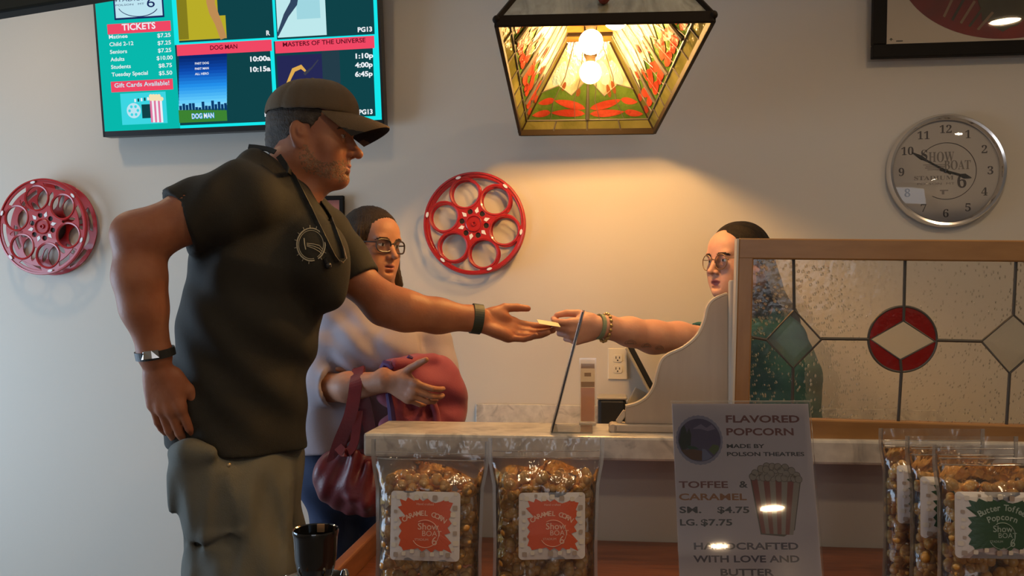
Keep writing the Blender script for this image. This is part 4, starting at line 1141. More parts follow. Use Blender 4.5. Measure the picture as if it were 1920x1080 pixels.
I_br, I_or, I_gy, I_vi = mat('brick_ink', (0.30, 0.105, 0.085), 0.6), mat('amber_ink', (0.50, 0.20, 0.07), 0.6), mat('charcoal_ink', (0.085, 0.075, 0.075), 0.6), mat('violet_ink', (0.135, 0.105, 0.145), 0.6)
yl = -0.0009
def sgt(body, px, py, hpx, wpx, m, bold=0.035):
    X, Z = FSn.at(px, py); h = abs(FSn.at(px, py - hpx)[1] - Z); w = abs(FSn.at(px + wpx, py)[0] - X)
    return lettering(body, h, X, Z, yl, m, sheet, bold=bold * h, width=w)
sgt('FLAVORED', 1361, 792, 13.5, 138, I_br); sgt('POPCORN', 1362, 816, 13.5, 126, I_br)
sgt('MADE BY', 1362.5, 840, 7.5, 71, I_gy); sgt('POLSON THEATRES', 1363, 855, 7.5, 145, I_gy)
sgt('TOFFEE', 1273, 914.5, 12.5, 92, I_br); sgt('&', 1386, 914, 12.5, 16, I_gy); sgt('CARAMEL', 1273, 937.5, 12.5, 127, I_or)
sgt('SM.', 1274, 961.5, 12, 41, I_gy); sgt('$4.75', 1345, 961.5, 12, 60, I_gy); sgt('LG.', 1275, 985, 12, 33, I_gy); sgt('$7.75', 1314, 985, 12, 59, I_gy)
sgt('HANDCRAFTED', 1301, 1030, 13, 196, I_vi); sgt('WITH LOVE AND', 1300, 1054, 13, 199, I_vi); sgt('BUTTER', 1351, 1079, 13, 100, I_vi)
# round landscape badge
bxc, bzc = FSn.at(1311, 825); brx = abs(FSn.at(1352, 825)[0] - FSn.at(1270, 825)[0]) / 2
def sgp(name, poly, m, lay): return plate([poly], 0.0002, name, m, sheet, y=yl - lay * 0.00025)
B_vio, B_pal, B_grn, B_dkg, B_brn, B_lil, B_lime = (mat('badge_' + n, c, 0.6) for n, c in (('violet', (0.13, 0.095, 0.17)), ('pale', (0.42, 0.38, 0.47)), ('green', (0.05, 0.10, 0.06)), ('dark_green', (0.025, 0.038, 0.02)), ('brown', (0.17, 0.07, 0.03)), ('lilac', (0.30, 0.24, 0.34)), ('lime', (0.13, 0.17, 0.045))))
sgp('badge', [(bxc + (brx * 1.05 * (1 + 0.03 * (k % 2))) * math.cos(R(6 * k)), bzc + (brx * 1.10 * (1 + 0.03 * (k % 2))) * math.sin(R(6 * k))) for k in range(60)], B_pal, 0)
sgp('badge', circ(bxc, bzc, brx * 0.97, 48), B_vio, 1)
def inb(pl): return [(bxc + u * brx, bzc + v * brx) for u, v in pl]
sgp('badge_scene', inb([(-0.3, 0.5), (0.1, 0.72), (0.35, 0.55), (0.6, 0.7), (0.75, 0.5), (0.4, 0.4), (0.1, 0.5)]), B_lil, 2)
sgp('badge_scene', inb([(-0.95, -0.1), (-0.8, 0.55), (-0.66, 0.68), (-0.55, 0.3), (-0.45, 0.55), (-0.36, 0.2), (-0.42, -0.3), (-0.8, -0.5)]), B_dkg, 2)
sgp('badge_scene', inb([(-0.85, -0.45), (-0.3, -0.42), (0.1, -0.5), (0.05, -0.93), (-0.4, -0.88), (-0.7, -0.65)]), B_brn, 3)
sgp('badge_scene', inb([(0.1, -0.4), (0.25, -0.42), (0.55, -0.75), (0.35, -0.88), (0.08, -0.94)]), mat('badge_water', (0.24, 0.25, 0.38), 0.6), 3)
sgp('badge_scene', inb([(0.4, -0.45), (0.6, -0.2), (0.85, -0.25), (0.88, -0.42), (0.62, -0.68)]), B_lime, 3)
sgp('badge_scene', inb([(-0.6, -0.25), (-0.2, -0.3), (-0.05, -0.42), (-0.5, -0.42)]), B_grn, 4)
# striped popcorn tub drawing
T_red, T_cr, T_line = mat('tub_red_ink', (0.38, 0.10, 0.075), 0.6), mat('tub_cream_ink', (0.50, 0.41, 0.32), 0.6), mat('tub_line_ink', (0.16, 0.12, 0.09), 0.6)
tl_, tr_, bl_, brr = (1408, 897), (1499, 904), (1428, 1000), (1487, 1003)
sgp('tub_drawing', [FSn.at(*p_) for p_ in ((1406, 896), (1501, 903), (1490, 994), (1470, 1006), (1426, 1002))], T_line, 0)
for k in range(8):
    t0_, t1_ = k / 8, (k + 1) / 8
    lerp = lambda a, b, t: (a[0] + (b[0] - a[0]) * t, a[1] + (b[1] - a[1]) * t)
    sgp('tub_stripe', [FSn.at(*p_) for p_ in (lerp(tl_, tr_, t0_), lerp(tl_, tr_, t1_), lerp(bl_, brr, t1_), lerp(bl_, brr, t0_))], T_red if k % 2 == 0 else T_cr, 1)
rg = random.Random(8)
kern = []
for row, (y_, n_, x0_, x1_) in enumerate(((876, 4, 1438, 1470), (882, 7, 1426, 1484), (889, 9, 1416, 1494), (896, 10, 1411, 1498))):
    for k in range(n_):
        kern.append((x0_ + (x1_ - x0_) * k / (n_ - 1) + rg.uniform(-1.5, 1.5), y_ + rg.uniform(-1, 1) + (k / n_ - 0.5) * 5))
for i, (a, b) in enumerate(kern):
    X, Z = FSn.at(a, b); sgp('kernel_drawing', circ(X, Z, 0.0060, 12), T_line, 1 + (i % 3) * 0.5); sgp('kernel_drawing', circ(X, Z, 0.0052, 12), T_cr, 1.25 + (i % 3) * 0.5)

# ceiling lights: some where sign and glazing mirror them, some added as unseen fill
def mirror_spot(frame, px, py):
    o = Vector((0, 0, CAMH)); x, z = frame.at(px, py); p = frame.m @ Vector((x, 0, z)); n = (frame.m.to_3x3() @ Vector((0, -1, 0))).normalized()
    d = (p - o).normalized(); r = d - 2 * d.dot(n) * n
    k = (CEIL - p.z) / r.z
    return p + r * k
ceiling_light(*mirror_spot(FSn, 1447, 952)[:2], 'round recessed light in the lobby ceiling, mirrored in the price sign on its striped tub', 0.14)
ceiling_light(*mirror_spot(FSn, 1348, 1023)[:2], 'round recessed light farthest back in the lobby ceiling, mirrored low in the price sign', 0.14)
ceiling_light(*mirror_spot(FP, 1880, 40)[:2], 'round recessed ceiling light mirrored in the framed poster glass')
ceiling_light(*mirror_spot(FC, 1762, 272)[:2], 'round recessed ceiling light mirrored near the top of the wall clock')
ceiling_light(-1.95, 2.55, 'round recessed ceiling light above the far left film reel', 0.060)
ceiling_light(0.35, 0.35, 'added round ceiling fill light above the front of the display counter')  # unseen, added to light the bags and price sign
ceiling_light(-1.5, -0.4, 'added round ceiling fill light behind the viewpoint towards the windows')  # unseen, added as warm fill from the camera side
ceiling_light(1.2, 1.3, 'added round ceiling fill light over the right end of the serving ledge')  # unseen, added to brighten the right side and framed poster
ceiling_light(-0.62, 2.48, 'round recessed ceiling light between the television and the pendant lamp', 0.034)

# ------------------------------------------------------------------ popcorn bags
M_film = film('bag_film', tint=(0.98, 0.98, 0.98), gloss=0.025, haze=0.05, rough=0.14, hcol=(0.62, 0.60, 0.60), bump=0.5, bscale=26, stretch=(1, 1, 0.5))
M_zip = film('zip_film', tint=(0.9, 0.9, 0.9), gloss=0.18, haze=0.25, rough=0.2, hcol=(0.75, 0.70, 0.64))
M_cara = mat('caramel_popcorn', (0.88, 0.52, 0.15), 0.30, noise=0.9, nscale=40, color2=(0.60, 0.26, 0.05), coat=0.4)
M_toff = mat('toffee_popcorn', (0.86, 0.52, 0.14), 0.30, noise=0.9, nscale=40, color2=(0.62, 0.28, 0.05), coat=0.4)
M_label = mat('label_white', (0.66, 0.62, 0.60), 0.4)
M_lorange = mat('label_orange', (0.62, 0.10, 0.035), 0.4)
M_lgreen = mat('label_green', (0.03, 0.085, 0.045), 0.4)
M_lcream = mat('label_cream_ink', (0.80, 0.52, 0.40), 0.4)
M_lmint = mat('label_mint_ink', (0.36, 0.46, 0.40), 0.4)
M_lpk = mat('label_popcorn_print', (0.72, 0.66, 0.55), 0.45)
M_lshade = mat('label_shadow_print', (0.40, 0.32, 0.26), 0.45)
BW, BH = 0.175, 0.285
def bag_mesh(seed, fill):
    rg = np.random.RandomState(seed); ph = rg.rand(6) * 6.28
    def half(x, z):
        u, v = min(1.0, abs(x) / (BW / 2)), min(1.0, max(0.0, z / BH))
        g = np.interp(v, [0, 0.04, 0.2, 0.5, 0.76, 0.84, 0.90, 1.0], [0.030, 0.034, 0.036, 0.035, 0.031, 0.014, 0.004, 0.002])
        return g * max(0.0, 1 - u ** 3.0) ** 0.55 + 0.0006
    def wid(z):
        v = z / BH
        return (BW / 2) * np.interp(v, [0, 0.1, 0.4, 0.74, 0.84, 0.9, 1.0], [0.93, 0.90, 0.885, 0.91, 0.97, 1.0, 1.0])
    def wr(x, z):
        v = z / BH; e = (abs(x) / (BW / 2)) ** 2
        return 0.0022 * math.sin(95 * x + 60 * z + ph[0]) * math.sin(45 * z + ph[1]) * (0.3 + e) + 0.0016 * math.sin(-70 * x + 130 * z + ph[2]) * (1 if v > 0.7 else 0.35 + e)
    front = lambda x, z: -half(x, z) - (wr(x, z) if half(x, z) > 0.004 else wr(x, z) * 0.35)
    back = lambda x, z: half(x, z) + wr(-x, z) * 0.5
    return half, wid, front, back
def popcorn(seed, half, wid, zmax, n):
    rg = random.Random(seed); placed = []; tries = 0
    while len(placed) < n and tries < 30000:
        tries += 1
        z = rg.uniform(0.010, zmax); x = rg.uniform(-1, 1) * (wid(z) - 0.016); h = half(x, z) - 0.0155
        if h < 0.0005: continue
        y = rg.choice((-h, -h, -h, h, rg.uniform(-h, h)))
        if all((x - a) ** 2 + (y - b) ** 2 + (z - c) ** 2 > 0.0165 ** 2 for a, b, c in placed): placed.append((x, y, z))
    mb = MB()
    for p in placed:
        k = rg.randint(4, 6)
        for j in range(k):
            d = Vector((rg.gauss(0, 1), rg.gauss(0, 1), rg.gauss(0, 1))).normalized() * rg.uniform(0.0045, 0.0070)
            mb.sphere(Vector(p) + d, rg.uniform(0.0055, 0.0085), 10, 7, (1, rg.uniform(0.8, 1), rg.uniform(0.85, 1.1)))
        mb.sphere(p, 0.008, 9, 6)
    return mb
def build_bag(label, group, seed, mtx, style, lab):
    half, wid, front, back = bag_mesh(seed, 0.78)
    b = empty('popcorn_bag', label, 'popcorn bag', mtx=mtx, group=group)
    nx, nz = 30, 46; vs, fs = [], []
    for fn_ in (front, back):
        for j in range(nz + 1):
            z = BH * j / nz; w = wid(z)
            for i in range(nx + 1):
                x = w * (2 * i / nx - 1)
                vs.append((x, fn_(x * (BW / 2) / w, z), z))
    m1_ = (nx + 1) * (nz + 1)
    for o in (0, m1_):
        for j in range(nz):
            for i in range(nx):
                q_ = (o + j * (nx + 1) + i, o + j * (nx + 1) + i + 1, o + (j + 1) * (nx + 1) + i + 1, o + (j + 1) * (nx + 1) + i)
                fs.append(q_ if o == 0 else q_[::-1])
    for i in range(nx): fs.append((i + 1, i, m1_ + i, m1_ + i + 1))
    for j in range(nz):
        a_, b_ = j * (nx + 1), (j + 1) * (nx + 1); fs += [(a_, b_, m1_ + b_, m1_ + a_), (b_ + nx, a_ + nx, m1_ + a_ + nx, m1_ + b_ + nx)]
    pouch = MB().add(vs, fs).build('clear_pouch', M_film, b, smooth=True)
    zz = BH * 0.895
    for dz in (0.0, 0.010):
        MB().tube([(x, front(x, zz + dz) - 0.0006, zz + dz) for x in np.linspace(-BW / 2 * 0.96, BW / 2 * 0.96, 20)], 0.0011, n=6).build('zip_rib', M_zip, pouch)
    for s in (-1, 1):
        MB().ribbon([(s * (wid(z) + 0.0015), 0, z) for z in np.linspace(0.0, BH, 24)], Vector((1, 0, 0)), 0.007, 0.0007).build('side_seal', M_zip, pouch)
    pc = popcorn(seed + 5, half, wid, BH * 0.79, 330).build('popcorn', M_cara if style == 'orange' else M_toff, b, smooth=True)
    pc['kind'] = 'stuff'
    lx0_, lz0_, lx1_, lz1_ = lab
    cx, cz = (lx0_ + lx1_) / 2, (lz0_ + lz1_) / 2; lw, lh = lx1_ - lx0_, lz1_ - lz0_
    fy = lambda o: (lambda x, z: -half(x, z) * 1.0 - 0.0030 - o)
    lb = flat_poly('paper_label', rrect(lx0_, lz0_, lx1_, lz1_, 0.006), 0, M_label, b, fy=fy(0))
    rg = random.Random(2)
    poly = []
    for k in range(44):
        t = k / 44 * 4; sd = int(t); f = t - sd; e = 0.5 - (0.10 if k % 2 else 0.145) - rg.uniform(0, 0.03) - (0.05 if 0.2 < f < 0.3 else 0)
        u, v = ((f - 0.5) * 2 * e, -e) if sd == 0 else ((e, (f - 0.5) * 2 * e) if sd == 1 else (((0.5 - f) * 2 * e, e) if sd == 2 else (-e, (0.5 - f) * 2 * e)))
        poly.append((cx + u * lw, cz + v * lh + 0.002))
    mi = M_lorange if style == 'orange' else M_lgreen; tx = M_lcream if style == 'orange' else M_lmint
    flat_poly('label_print', poly, 0, mi, lb, fy=fy(0.0004))
    for k in range(26):
        t = k / 26 * 4; sd = int(t); f = t - sd; e = 0.43
        u, v = ((f - 0.5) * 2 * e, -e + 0.03) if sd == 0 else ((e, (f - 0.5) * 2 * e) if sd == 1 else (((0.5 - f) * 2 * e, e) if sd == 2 else (-e, (0.5 - f) * 2 * e)))
        X, Z = cx + (u + rg.uniform(-0.04, 0.02)) * lw, cz + (v + rg.uniform(-0.03, 0.05)) * lh
        rr_ = rg.uniform(0.0022, 0.0042)
        flat_poly('kernel_print', [(X + rr_ * (1 + 0.25 * (j % 2)) * math.cos(R(45 * j)), Z + rr_ * (1 + 0.25 * (j % 2)) * math.sin(R(45 * j))) for j in range(8)], 0, M_lpk if k % 3 else M_lshade, lb, fy=fy(0.0007))
    f2 = fy(0.0008)
    if style == 'orange':
        lettering('Hand crafted', lh * 0.035, cx, cz + lh * 0.31, 0, tx, lb, 'CENTER', fy=f2)
        arc_lettering('CARAMEL CORN', lh * 0.075, cx - lw * 0.01, cz - lh * 0.30, lh * 0.46, 90, 72, 0, tx, lb, bold=0.0002, fy=f2)
        ez = cz - lh * 0.10
    else:
        arc_lettering('Butter Toffee', lh * 0.095, cx + lw * 0.02, cz - lh * 0.36, lh * 0.60, 90, 62, 0, tx, lb, bold=0.0002, fy=f2)
        arc_lettering('Popcorn', lh * 0.095, cx + lw * 0.02, cz - lh * 0.38, lh * 0.48, 90, 46, 0, tx, lb, bold=0.0002, fy=f2)
        ez = cz - lh * 0.14
    lettering('Show', lh * 0.10, cx - lw * 0.10, ez + lh * 0.06, 0, tx, lb, fy=f2, bold=0.0001); lettering('BOAT', lh * 0.08, cx - lw * 0.04, ez - lh * 0.03, 0, tx, lb, fy=f2)
    lettering('STADIUM', lh * 0.035, cx - lw * 0.14, ez - lh * 0.10, 0, tx, lb, fy=f2); lettering('6', lh * 0.13, cx + lw * 0.10, ez - lh * 0.16, 0, tx, lb, fy=f2)
    mb_ = MB(); mb_.tube([(cx + lw * 0.01 + lh * 0.20 * math.cos(R(a_)), f2(cx, ez) - 0.0002, ez + lh * 0.20 * math.sin(R(a_))) for a_ in range(-150, 130, 10)], 0.0005, n=5); mb_.build('emblem_ring', tx, lb)
    return b
def bagm(px, d, rz=0.0, roll=0.0):
    x = (px - 960) / FPX * d
    return Matrix.Translation((x, d, WZ)) @ Matrix.Rotation(R(rz), 4, 'Z') @ Matrix.Rotation(R(roll), 4, 'Y')
build_bag('popcorn bag with orange label standing nearest the left wooden rim', 'popcorn bags on the display counter', 11, bagm(802, 1.245, -3, 0.8), 'orange', (-0.054, 0.108, 0.052, 0.212))
build_bag('popcorn bag with orange label standing beside the white price sign', 'popcorn bags on the display counter', 12, bagm(1022, 1.265, 3, 0.4), 'orange', (-0.045, 0.104, 0.058, 0.206))
build_bag('popcorn bag with green label, frontmost of the three at lower right', 'popcorn bags on the display counter', 13, bagm(1858, 1.20, 2, 0.6), 'green', (-0.072, 0.124, 0.050, 0.220))
build_bag('popcorn bag with green label, middle of the three at lower right', 'popcorn bags on the display counter', 14, bagm(1800, 1.285, 2, 0.6), 'green', (-0.078, 0.128, 0.044, 0.224))
build_bag('popcorn bag with green label, rearmost of the three at lower right', 'popcorn bags on the display counter', 15, bagm(1744, 1.37, 2, 0.6), 'green', (-0.072, 0.130, 0.050, 0.226))

# ------------------------------------------------------------------ black cup-topped dispenser at the bottom edge
M_gloss = mat('glossy_black', (0.008, 0.008, 0.008), 0.12, coat=0.5)
M_steel = mat('polished_steel', (0.55, 0.53, 0.50), 0.15, metal=1.0)
cd = 1.0; cx_, cy_ = (586 - 960) / FPX * cd + 0.004, cd
dp = empty('coffee_press', 'glossy black cup shaped top with steel base at the bottom edge beside the rim', 'dispenser', (cx_, cy_, WZ))
k_ = cd / FPX
zt, zbm = CAMH - (993 - HOR) * k_ - WZ, CAMH - (1084 - HOR) * k_ - WZ
MB().lathe([(0.0, zbm + 0.01), (0.018, zbm), (0.022, zbm + 0.006), (0.0255, zt - 0.035), (0.0272, zt - 0.008), (0.0285, zt - 0.002), (0.028, zt + 0.001), (0.0265, zt), (0.025, zt - 0.012), (0.0, zt - 0.014)], n=40).build('cup_top', M_gloss, dp, smooth=True)
MB().box((0.001, 0.0225, zt - 0.004), (0.009, 0.003, 0.010)).build('paper_tab', M_tan, dp)
MB().lathe([(0.0, zbm - 0.004), (0.030, zbm - 0.004), (0.040, zbm - 0.001), (0.043, zbm - 0.006), (0.043, zbm - 0.022), (0.038, zbm - 0.026), (0.036, 0.004), (0.042, 0.0)], n=40).build('steel_body', M_steel, dp, smooth=True)
MB().lathe([(0.012, zbm - 0.004), (0.012, zbm + 0.004)], n=20).build('stem', M_gloss, dp, smooth=True)
for a_ in (200, 320, 20):
    MB().lathe([(0.004, 0), (0.006, 0.004), (0.0035, 0.010), (0.0, 0.011)], c=(0.036 * math.cos(R(a_)), 0.036 * math.sin(R(a_)), zbm - 0.003), n=12).build('steel_knob', M_steel, dp, smooth=True)

# dark hanging sign, only its lower corner shows at the top left
hs = empty('hanging_sign', 'dark hanging sign at the top left corner, only its lower edge in view', 'sign', (-0.94, 1.35, CAMH + 0.493), 0)
MB().box((0, 0, 0.14), (0.66, 0.03, 0.28), Matrix.Rotation(R(-9.3), 3, 'Y')).build('sign_board', mat('dark_slate_board', (0.012, 0.022, 0.024), 0.6), hs, bevel=0.004)
MB().tube([(-0.15, 0, 0.27), (-0.15, 0, CEIL - CAMH - 0.493)], 0.004).build('rod', M_steel, hs); MB().tube([(0.15, 0, 0.25), (0.15, 0, CEIL - CAMH - 0.493)], 0.004).build('rod', M_steel, hs)
# ------------------------------------------------------------------ people: shared anatomy
def skin(name, c, c2, rough=0.5):
    return mat(name, c, rough, noise=0.7, nscale=16, color2=c2, bump=0.06, bscale=160, sss=0.12, spec=0.35)
class HeadFrame:
    """x forward, y to the person's left, z up, origin between the eyes' level and the ear line"""
    def __init__(self, pos, yaw, pitch=0.0, roll=0.0, s=1.0):
        self.R = np.array(Matrix.Rotation(yaw, 3, 'Z') @ Matrix.Rotation(pitch, 3, 'Y') @ Matrix.Rotation(roll, 3, 'X')); self.p = np.asarray(pos, float); self.s = s
    def w(self, x, y, z): return self.p + self.R @ (np.array([x, y, z]) * self.s)
    def loc(self, q): return (q - self.p) @ self.R / self.s
    def M(self, extra=None):
        m = self.R.T
        return m if extra is None else np.array(extra).T @ m
def head(S, h, nose=1.0, jaw=1.0, lips=1.0, open_=0.0, neck_to=None, neck_r=0.056, age=0.0):
    s = h.s; w = h.w; M = h.M()
    e = lambda c, r, k=0.015, op='+', m=None: S.el(w(*c), np.array(r) * s, M if m is None else h.M(m), k * s, op)
    e((-0.010, 0, 0.035), (0.098, 0.077, 0.088), 0.02)
    e((0.030, 0, -0.018), (0.062, 0.062, 0.085), 0.03)
    e((0.058, 0, 0.045), (0.034, 0.052, 0.04), 0.03)                       # forehead
    for q in (-1, 1):
        S.chain([w(-0.012, q * 0.060, -0.030), w(-0.002, q * 0.056 * jaw, -0.066), w(0.050, q * 0.030 * jaw, -0.096), w(0.070, q * 0.008, -0.100)], [0.016 * s, 0.018 * s, 0.017 * s, 0.016 * s], 0.028 * s)
        e((0.056, q * 0.043, -0.030), (0.024, 0.022, 0.022), 0.025)         # cheek bones
        e((0.055, q * 0.035, -0.062), (0.026, 0.022, 0.026), 0.025)         # cheeks
    e((0.071, 0, -0.098), (0.017, 0.019, 0.016), 0.018)                     # chin
    e((0.072, 0, -0.070), (0.018, 0.030, 0.030), 0.02)                      # mouth mound
    for q in (-1, 1):
        e((0.080, q * 0.031, 0.021), (0.013, 0.022, 0.008), 0.014)          # brow
        e((0.097, q * 0.032, -0.002), (0.019, 0.018, 0.013), 0.014, '-')    # socket
        e((0.0745, q * 0.0315, -0.001), (0.0130, 0.0135, 0.0125), 0.003)    # eye
        e((0.0755, q * 0.0320, 0.006), (0.0140, 0.0160, 0.0070), 0.004)     # upper lid
        e((0.0740, q * 0.0320, -0.0085), (0.0130, 0.0150, 0.0055), 0.005)   # lower lid
    S.chain([w(0.084, 0, 0.012), w(0.096, 0, -0.014), w(0.104 + 0.010 * nose, 0, -0.036)], [0.0085 * s, 0.0085 * s, 0.0115 * s * nose], 0.012 * s)
    for q in (-1, 1):
        e((0.096, q * 0.0125, -0.039), (0.011, 0.0075, 0.008), 0.006)       # nostril wings
        e((0.101, q * 0.0065, -0.0475), (0.005, 0.0035, 0.004), 0.003, '-')
    e((0.0885, 0, -0.0645), (0.010, 0.021, 0.0060 * lips), 0.006)
    e((0.0865, 0, -0.0765 - open_ * 0.5), (0.0095, 0.0185, 0.0068 * lips), 0.006)
    e((0.0975, 0, -0.0700 - open_ * 0.25), (0.016, 0.0215, 0.0013 + open_ * 0.5), 0.003, '-')
    e((0.088, 0, -0.0865), (0.009, 0.016, 0.005), 0.010, '-')
    for q in (-1, 1):                                                       # ears
        t = Matrix.Rotation(R(-12), 3, 'Y') @ Matrix.Rotation(R(q * -24), 3, 'Z')
        e((-0.012, q * 0.0815, -0.008), (0.019, 0.0075, 0.032), 0.006, '+', t)
        e((-0.009, q * 0.0880, -0.003), (0.0120, 0.0065, 0.022), 0.003, '-', t)
        e((-0.010, q * 0.0845, -0.004), (0.004, 0.005, 0.014), 0.003, '+', t)
        e((-0.004, q * 0.0815, -0.010), (0.006, 0.006, 0.008), 0.004, '+', t)
        e((-0.002, q * 0.0800, -0.034), (0.009, 0.006, 0.010), 0.006, '+', t)
    if neck_to is not None:
        S.erc(w(-0.022, 0, -0.045), neck_to, neck_r * s, neck_r * 1.12, h.R[:, 1], 1.06, 0.03)
def face_region(h, lip=True, brow=0.0):
    """0 skin, 1 lips, 2 eye white, 3 iris, 4 brow"""
    def f(c):
        q = h.loc(c); x, y, z = q[:, 0], q[:, 1], q[:, 2]; ay = np.abs(y); out = np.zeros(len(c), int)
        if lip: out[(x > 0.078) & (ay < 0.0215) & (np.abs(z + 0.0705) < 0.0098 * (1 - (ay / 0.024) ** 2) + 0.0008) & (x < 0.105)] = 1
        v = ((ay - 0.0315) / 0.0125) ** 2 + ((z + 0.0015) / 0.0046) ** 2
        out[(v < 1) & (x > 0.074)] = 2
        out[(v < 1) & (x > 0.074) & (((ay - 0.0315) ** 2 + (z + 0.001) ** 2) < 0.0052 ** 2)] = 3
        out[(v >= 1) & (v < 1.55) & (z > 0.0005) & (x > 0.070)] = 4
        if brow: out[(x > 0.066) & (np.abs(z - 0.0215 + 14 * (ay - 0.033) ** 2) < 0.0036 * brow) & (ay > 0.013) & (ay < 0.054)] = 4
        return out
    return f
def hand(S, o, X, Y, curls, spread=(6, 2, -3, -9), thumb=None, s=1.0, zup=None, k=0.006, fat=1.0):
    """o wrist; X along the fingers, Y towards the thumb; Z = back of the hand (zup picks its side)"""
    X = nrm(X); Y = np.asarray(Y, float); Y = nrm(Y - X * (X @ Y)); Z = np.cross(X, Y)
    if zup is not None and Z @ np.asarray(zup, float) < 0: Z = -Z
    T = lambda x, y, z: np.asarray(o, float) + (X * x + Y * y + Z * z) * s
    base = [(0.092, 0.027, 0.001), (0.095, 0.007, 0.003), (0.090, -0.012, 0.002), (0.080, -0.030, -0.002)]
    lens = [(0.044, 0.025, 0.021), (0.048, 0.029, 0.022), (0.045, 0.027, 0.022), (0.035, 0.020, 0.019)]
    rad = [0.0098, 0.0100, 0.0095, 0.0082]
    S.erc(T(-0.03, 0, 0), T(0.015, 0, 0), 0.021 * s * fat, 0.018 * s * fat, Y, 1.35, 0.02)
    for (bx, by, bz_) in base: S.rc(T(0.012, by * 0.55, 0), T(bx - 0.006, by, bz_), 0.0155 * s * fat, 0.0128 * s * fat, 0.010)
    S.el(T(0.040, 0.027, -0.010), np.array([0.034, 0.017, 0.016]) * s * fat, np.array([X, Y, Z]), 0.012)
    S.el(T(0.042, -0.026, -0.008), np.array([0.036, 0.014, 0.014]) * s * fat, np.array([X, Y, Z]), 0.012)
    tips = []
    for i in range(4):
        a = R(spread[i]); d0 = X * math.cos(a) + Y * math.sin(a); p = T(*base[i]); ang = 0.0; r = rad[i] * s * fat
        S.rc(T(base[i][0] - 0.012, base[i][1], base[i][2]), p, r * 1.15, r * 1.06, 0.008)
        for j in range(3):
            ang += R(curls[i][j]); d = d0 * math.cos(ang) - Z * math.sin(ang); q = p + d * lens[i][j] * s
            S.rc(p, q, r * (1.06 - 0.07 * j), r * (0.98 - 0.08 * j), 0.0022 if j else 0.004); p = q
        tips.append((p, d, r))
    th = thumb or ((0.70, 0.62, -0.35), (0.86, 0.42, -0.28), (0.95, 0.25, -0.2))
    p = T(0.022, 0.026, -0.010); ln = (0.040, 0.034, 0.028); rr = (0.0145, 0.0122, 0.0108, 0.0088)
    for j in range(3):
        d = nrm(X * th[j][0] + Y * th[j][1] + Z * th[j][2]); q = p + d * ln[j] * s
        S.rc(p, q, rr[j] * s * fat, rr[j + 1] * s * fat, 0.008 if j == 0 else 0.003); p = q
    tips.append((p, d, rr[3] * s))
    return tips
M_eyew, M_iris, M_hairb = mat('eye_white', (0.70, 0.66, 0.62), 0.3), mat('iris_dark', (0.035, 0.022, 0.014), 0.2), mat('brow_hair', (0.035, 0.02, 0.012), 0.7)
def glasses(parent, h, m, ex, rx, rz, r, x0=0.094, z0=-0.002, square=0.0, tint=None):
    mb = MB()
    def lens_pts(q):
        out = []
        for k in range(28):
            a = 2 * math.pi * k / 28; c, s_ = math.cos(a), math.sin(a)
            pw = 1 - 0.5 * square
            X, Z = rx * math.copysign(abs(c) ** pw, c), rz * math.copysign(abs(s_) ** pw, s_)
            out.append(h.w(x0 - abs(q * ex + X) ** 2 * 2.2, q * ex + X, z0 + Z))
        return out
    for q in (-1, 1):
        mb.tube(lens_pts(q), r * h.s, n=8, closed=True)
        mb.tube([h.w(x0 - (ex + rx) ** 2 * 2.2, q * (ex + rx), z0 + rz * 0.45), h.w(x0 - 0.022, q * (ex + rx + 0.010), z0 + rz * 0.45), h.w(0.03, q * 0.077, z0 + rz * 0.5), h.w(-0.012, q * 0.083, z0 + rz * 0.55), h.w(-0.03, q * 0.084, z0 - 0.015)], r * 0.9 * h.s, n=8)
    mb.tube([h.w(x0 - (ex - rx) ** 2 * 2.2, -(ex - rx), z0 + rz * 0.3), h.w(x0 + 0.002, 0, z0 + rz * 0.45), h.w(x0 - (ex - rx) ** 2 * 2.2, ex - rx, z0 + rz * 0.3)], r * 0.9 * h.s, n=8)
    g = mb.build('glasses', m, parent, smooth=True, world=True)
    for q in (-1, 1):
        l = lens_pts(q); c = sum(l) / len(l)
        MB().add([*l, c], [(k, (k + 1) % 28, 28) for k in range(28)]).build('lens', M_pane, parent, smooth=True, world=True).parent = g
    return g
# ------------------------------------------------------------------ the man paying
SK_man, SK_man2 = (0.42, 0.17, 0.085), (0.31, 0.105, 0.05)
M_skm = skin('tanned_skin', SK_man, SK_man2); M_lipm = mat('lip_brown', (0.34, 0.12, 0.08), 0.45)
M_tee = mat('dark_olive_cotton', (0.016, 0.014, 0.009), 0.85, bump=0.15, bscale=420)
M_pants = mat('grey_green_canvas', (0.115, 0.115, 0.095), 0.85, bump=0.15, bscale=350, noise=0.4, nscale=9, color2=(0.095, 0.095, 0.078))
M_cap = mat('brown_cap_cotton', (0.115, 0.075, 0.038), 0.85, bump=0.2, bscale=400)
M_capu = mat('cap_underside', (0.018, 0.016, 0.015), 0.85)
M_hairm = mat('grey_brown_hair', (0.030, 0.020, 0.013), 0.75, noise=0.9, nscale=60, color2=(0.075, 0.057, 0.042), bump=0.4, bscale=250)
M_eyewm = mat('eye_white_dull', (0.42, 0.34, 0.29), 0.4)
M_beard = mat('greying_stubble', (0.20, 0.092, 0.048), 0.85, noise=0.9, nscale=70, color2=(0.29, 0.17, 0.10), bump=0.5, bscale=300)
MD = 1.875
man = empty('person', 'man in a brown cap and dark olive t-shirt leaning over to reach out his hand', 'person', (P(455, 800, MD)[0], MD, 0))
Fm, Lm = nrm((0.37, -0.095, 0)), nrm((0.095, 0.37, 0))
hm = HeadFrame(P(587, 258, 1.90), R(-3), R(3), 0, 0.965)
nb = P(532, 345, 1.885)
sh_r, el_r, wr_r = P(455, 374, 1.725), P(262, 448, 1.63), P(291, 662, 1.66)
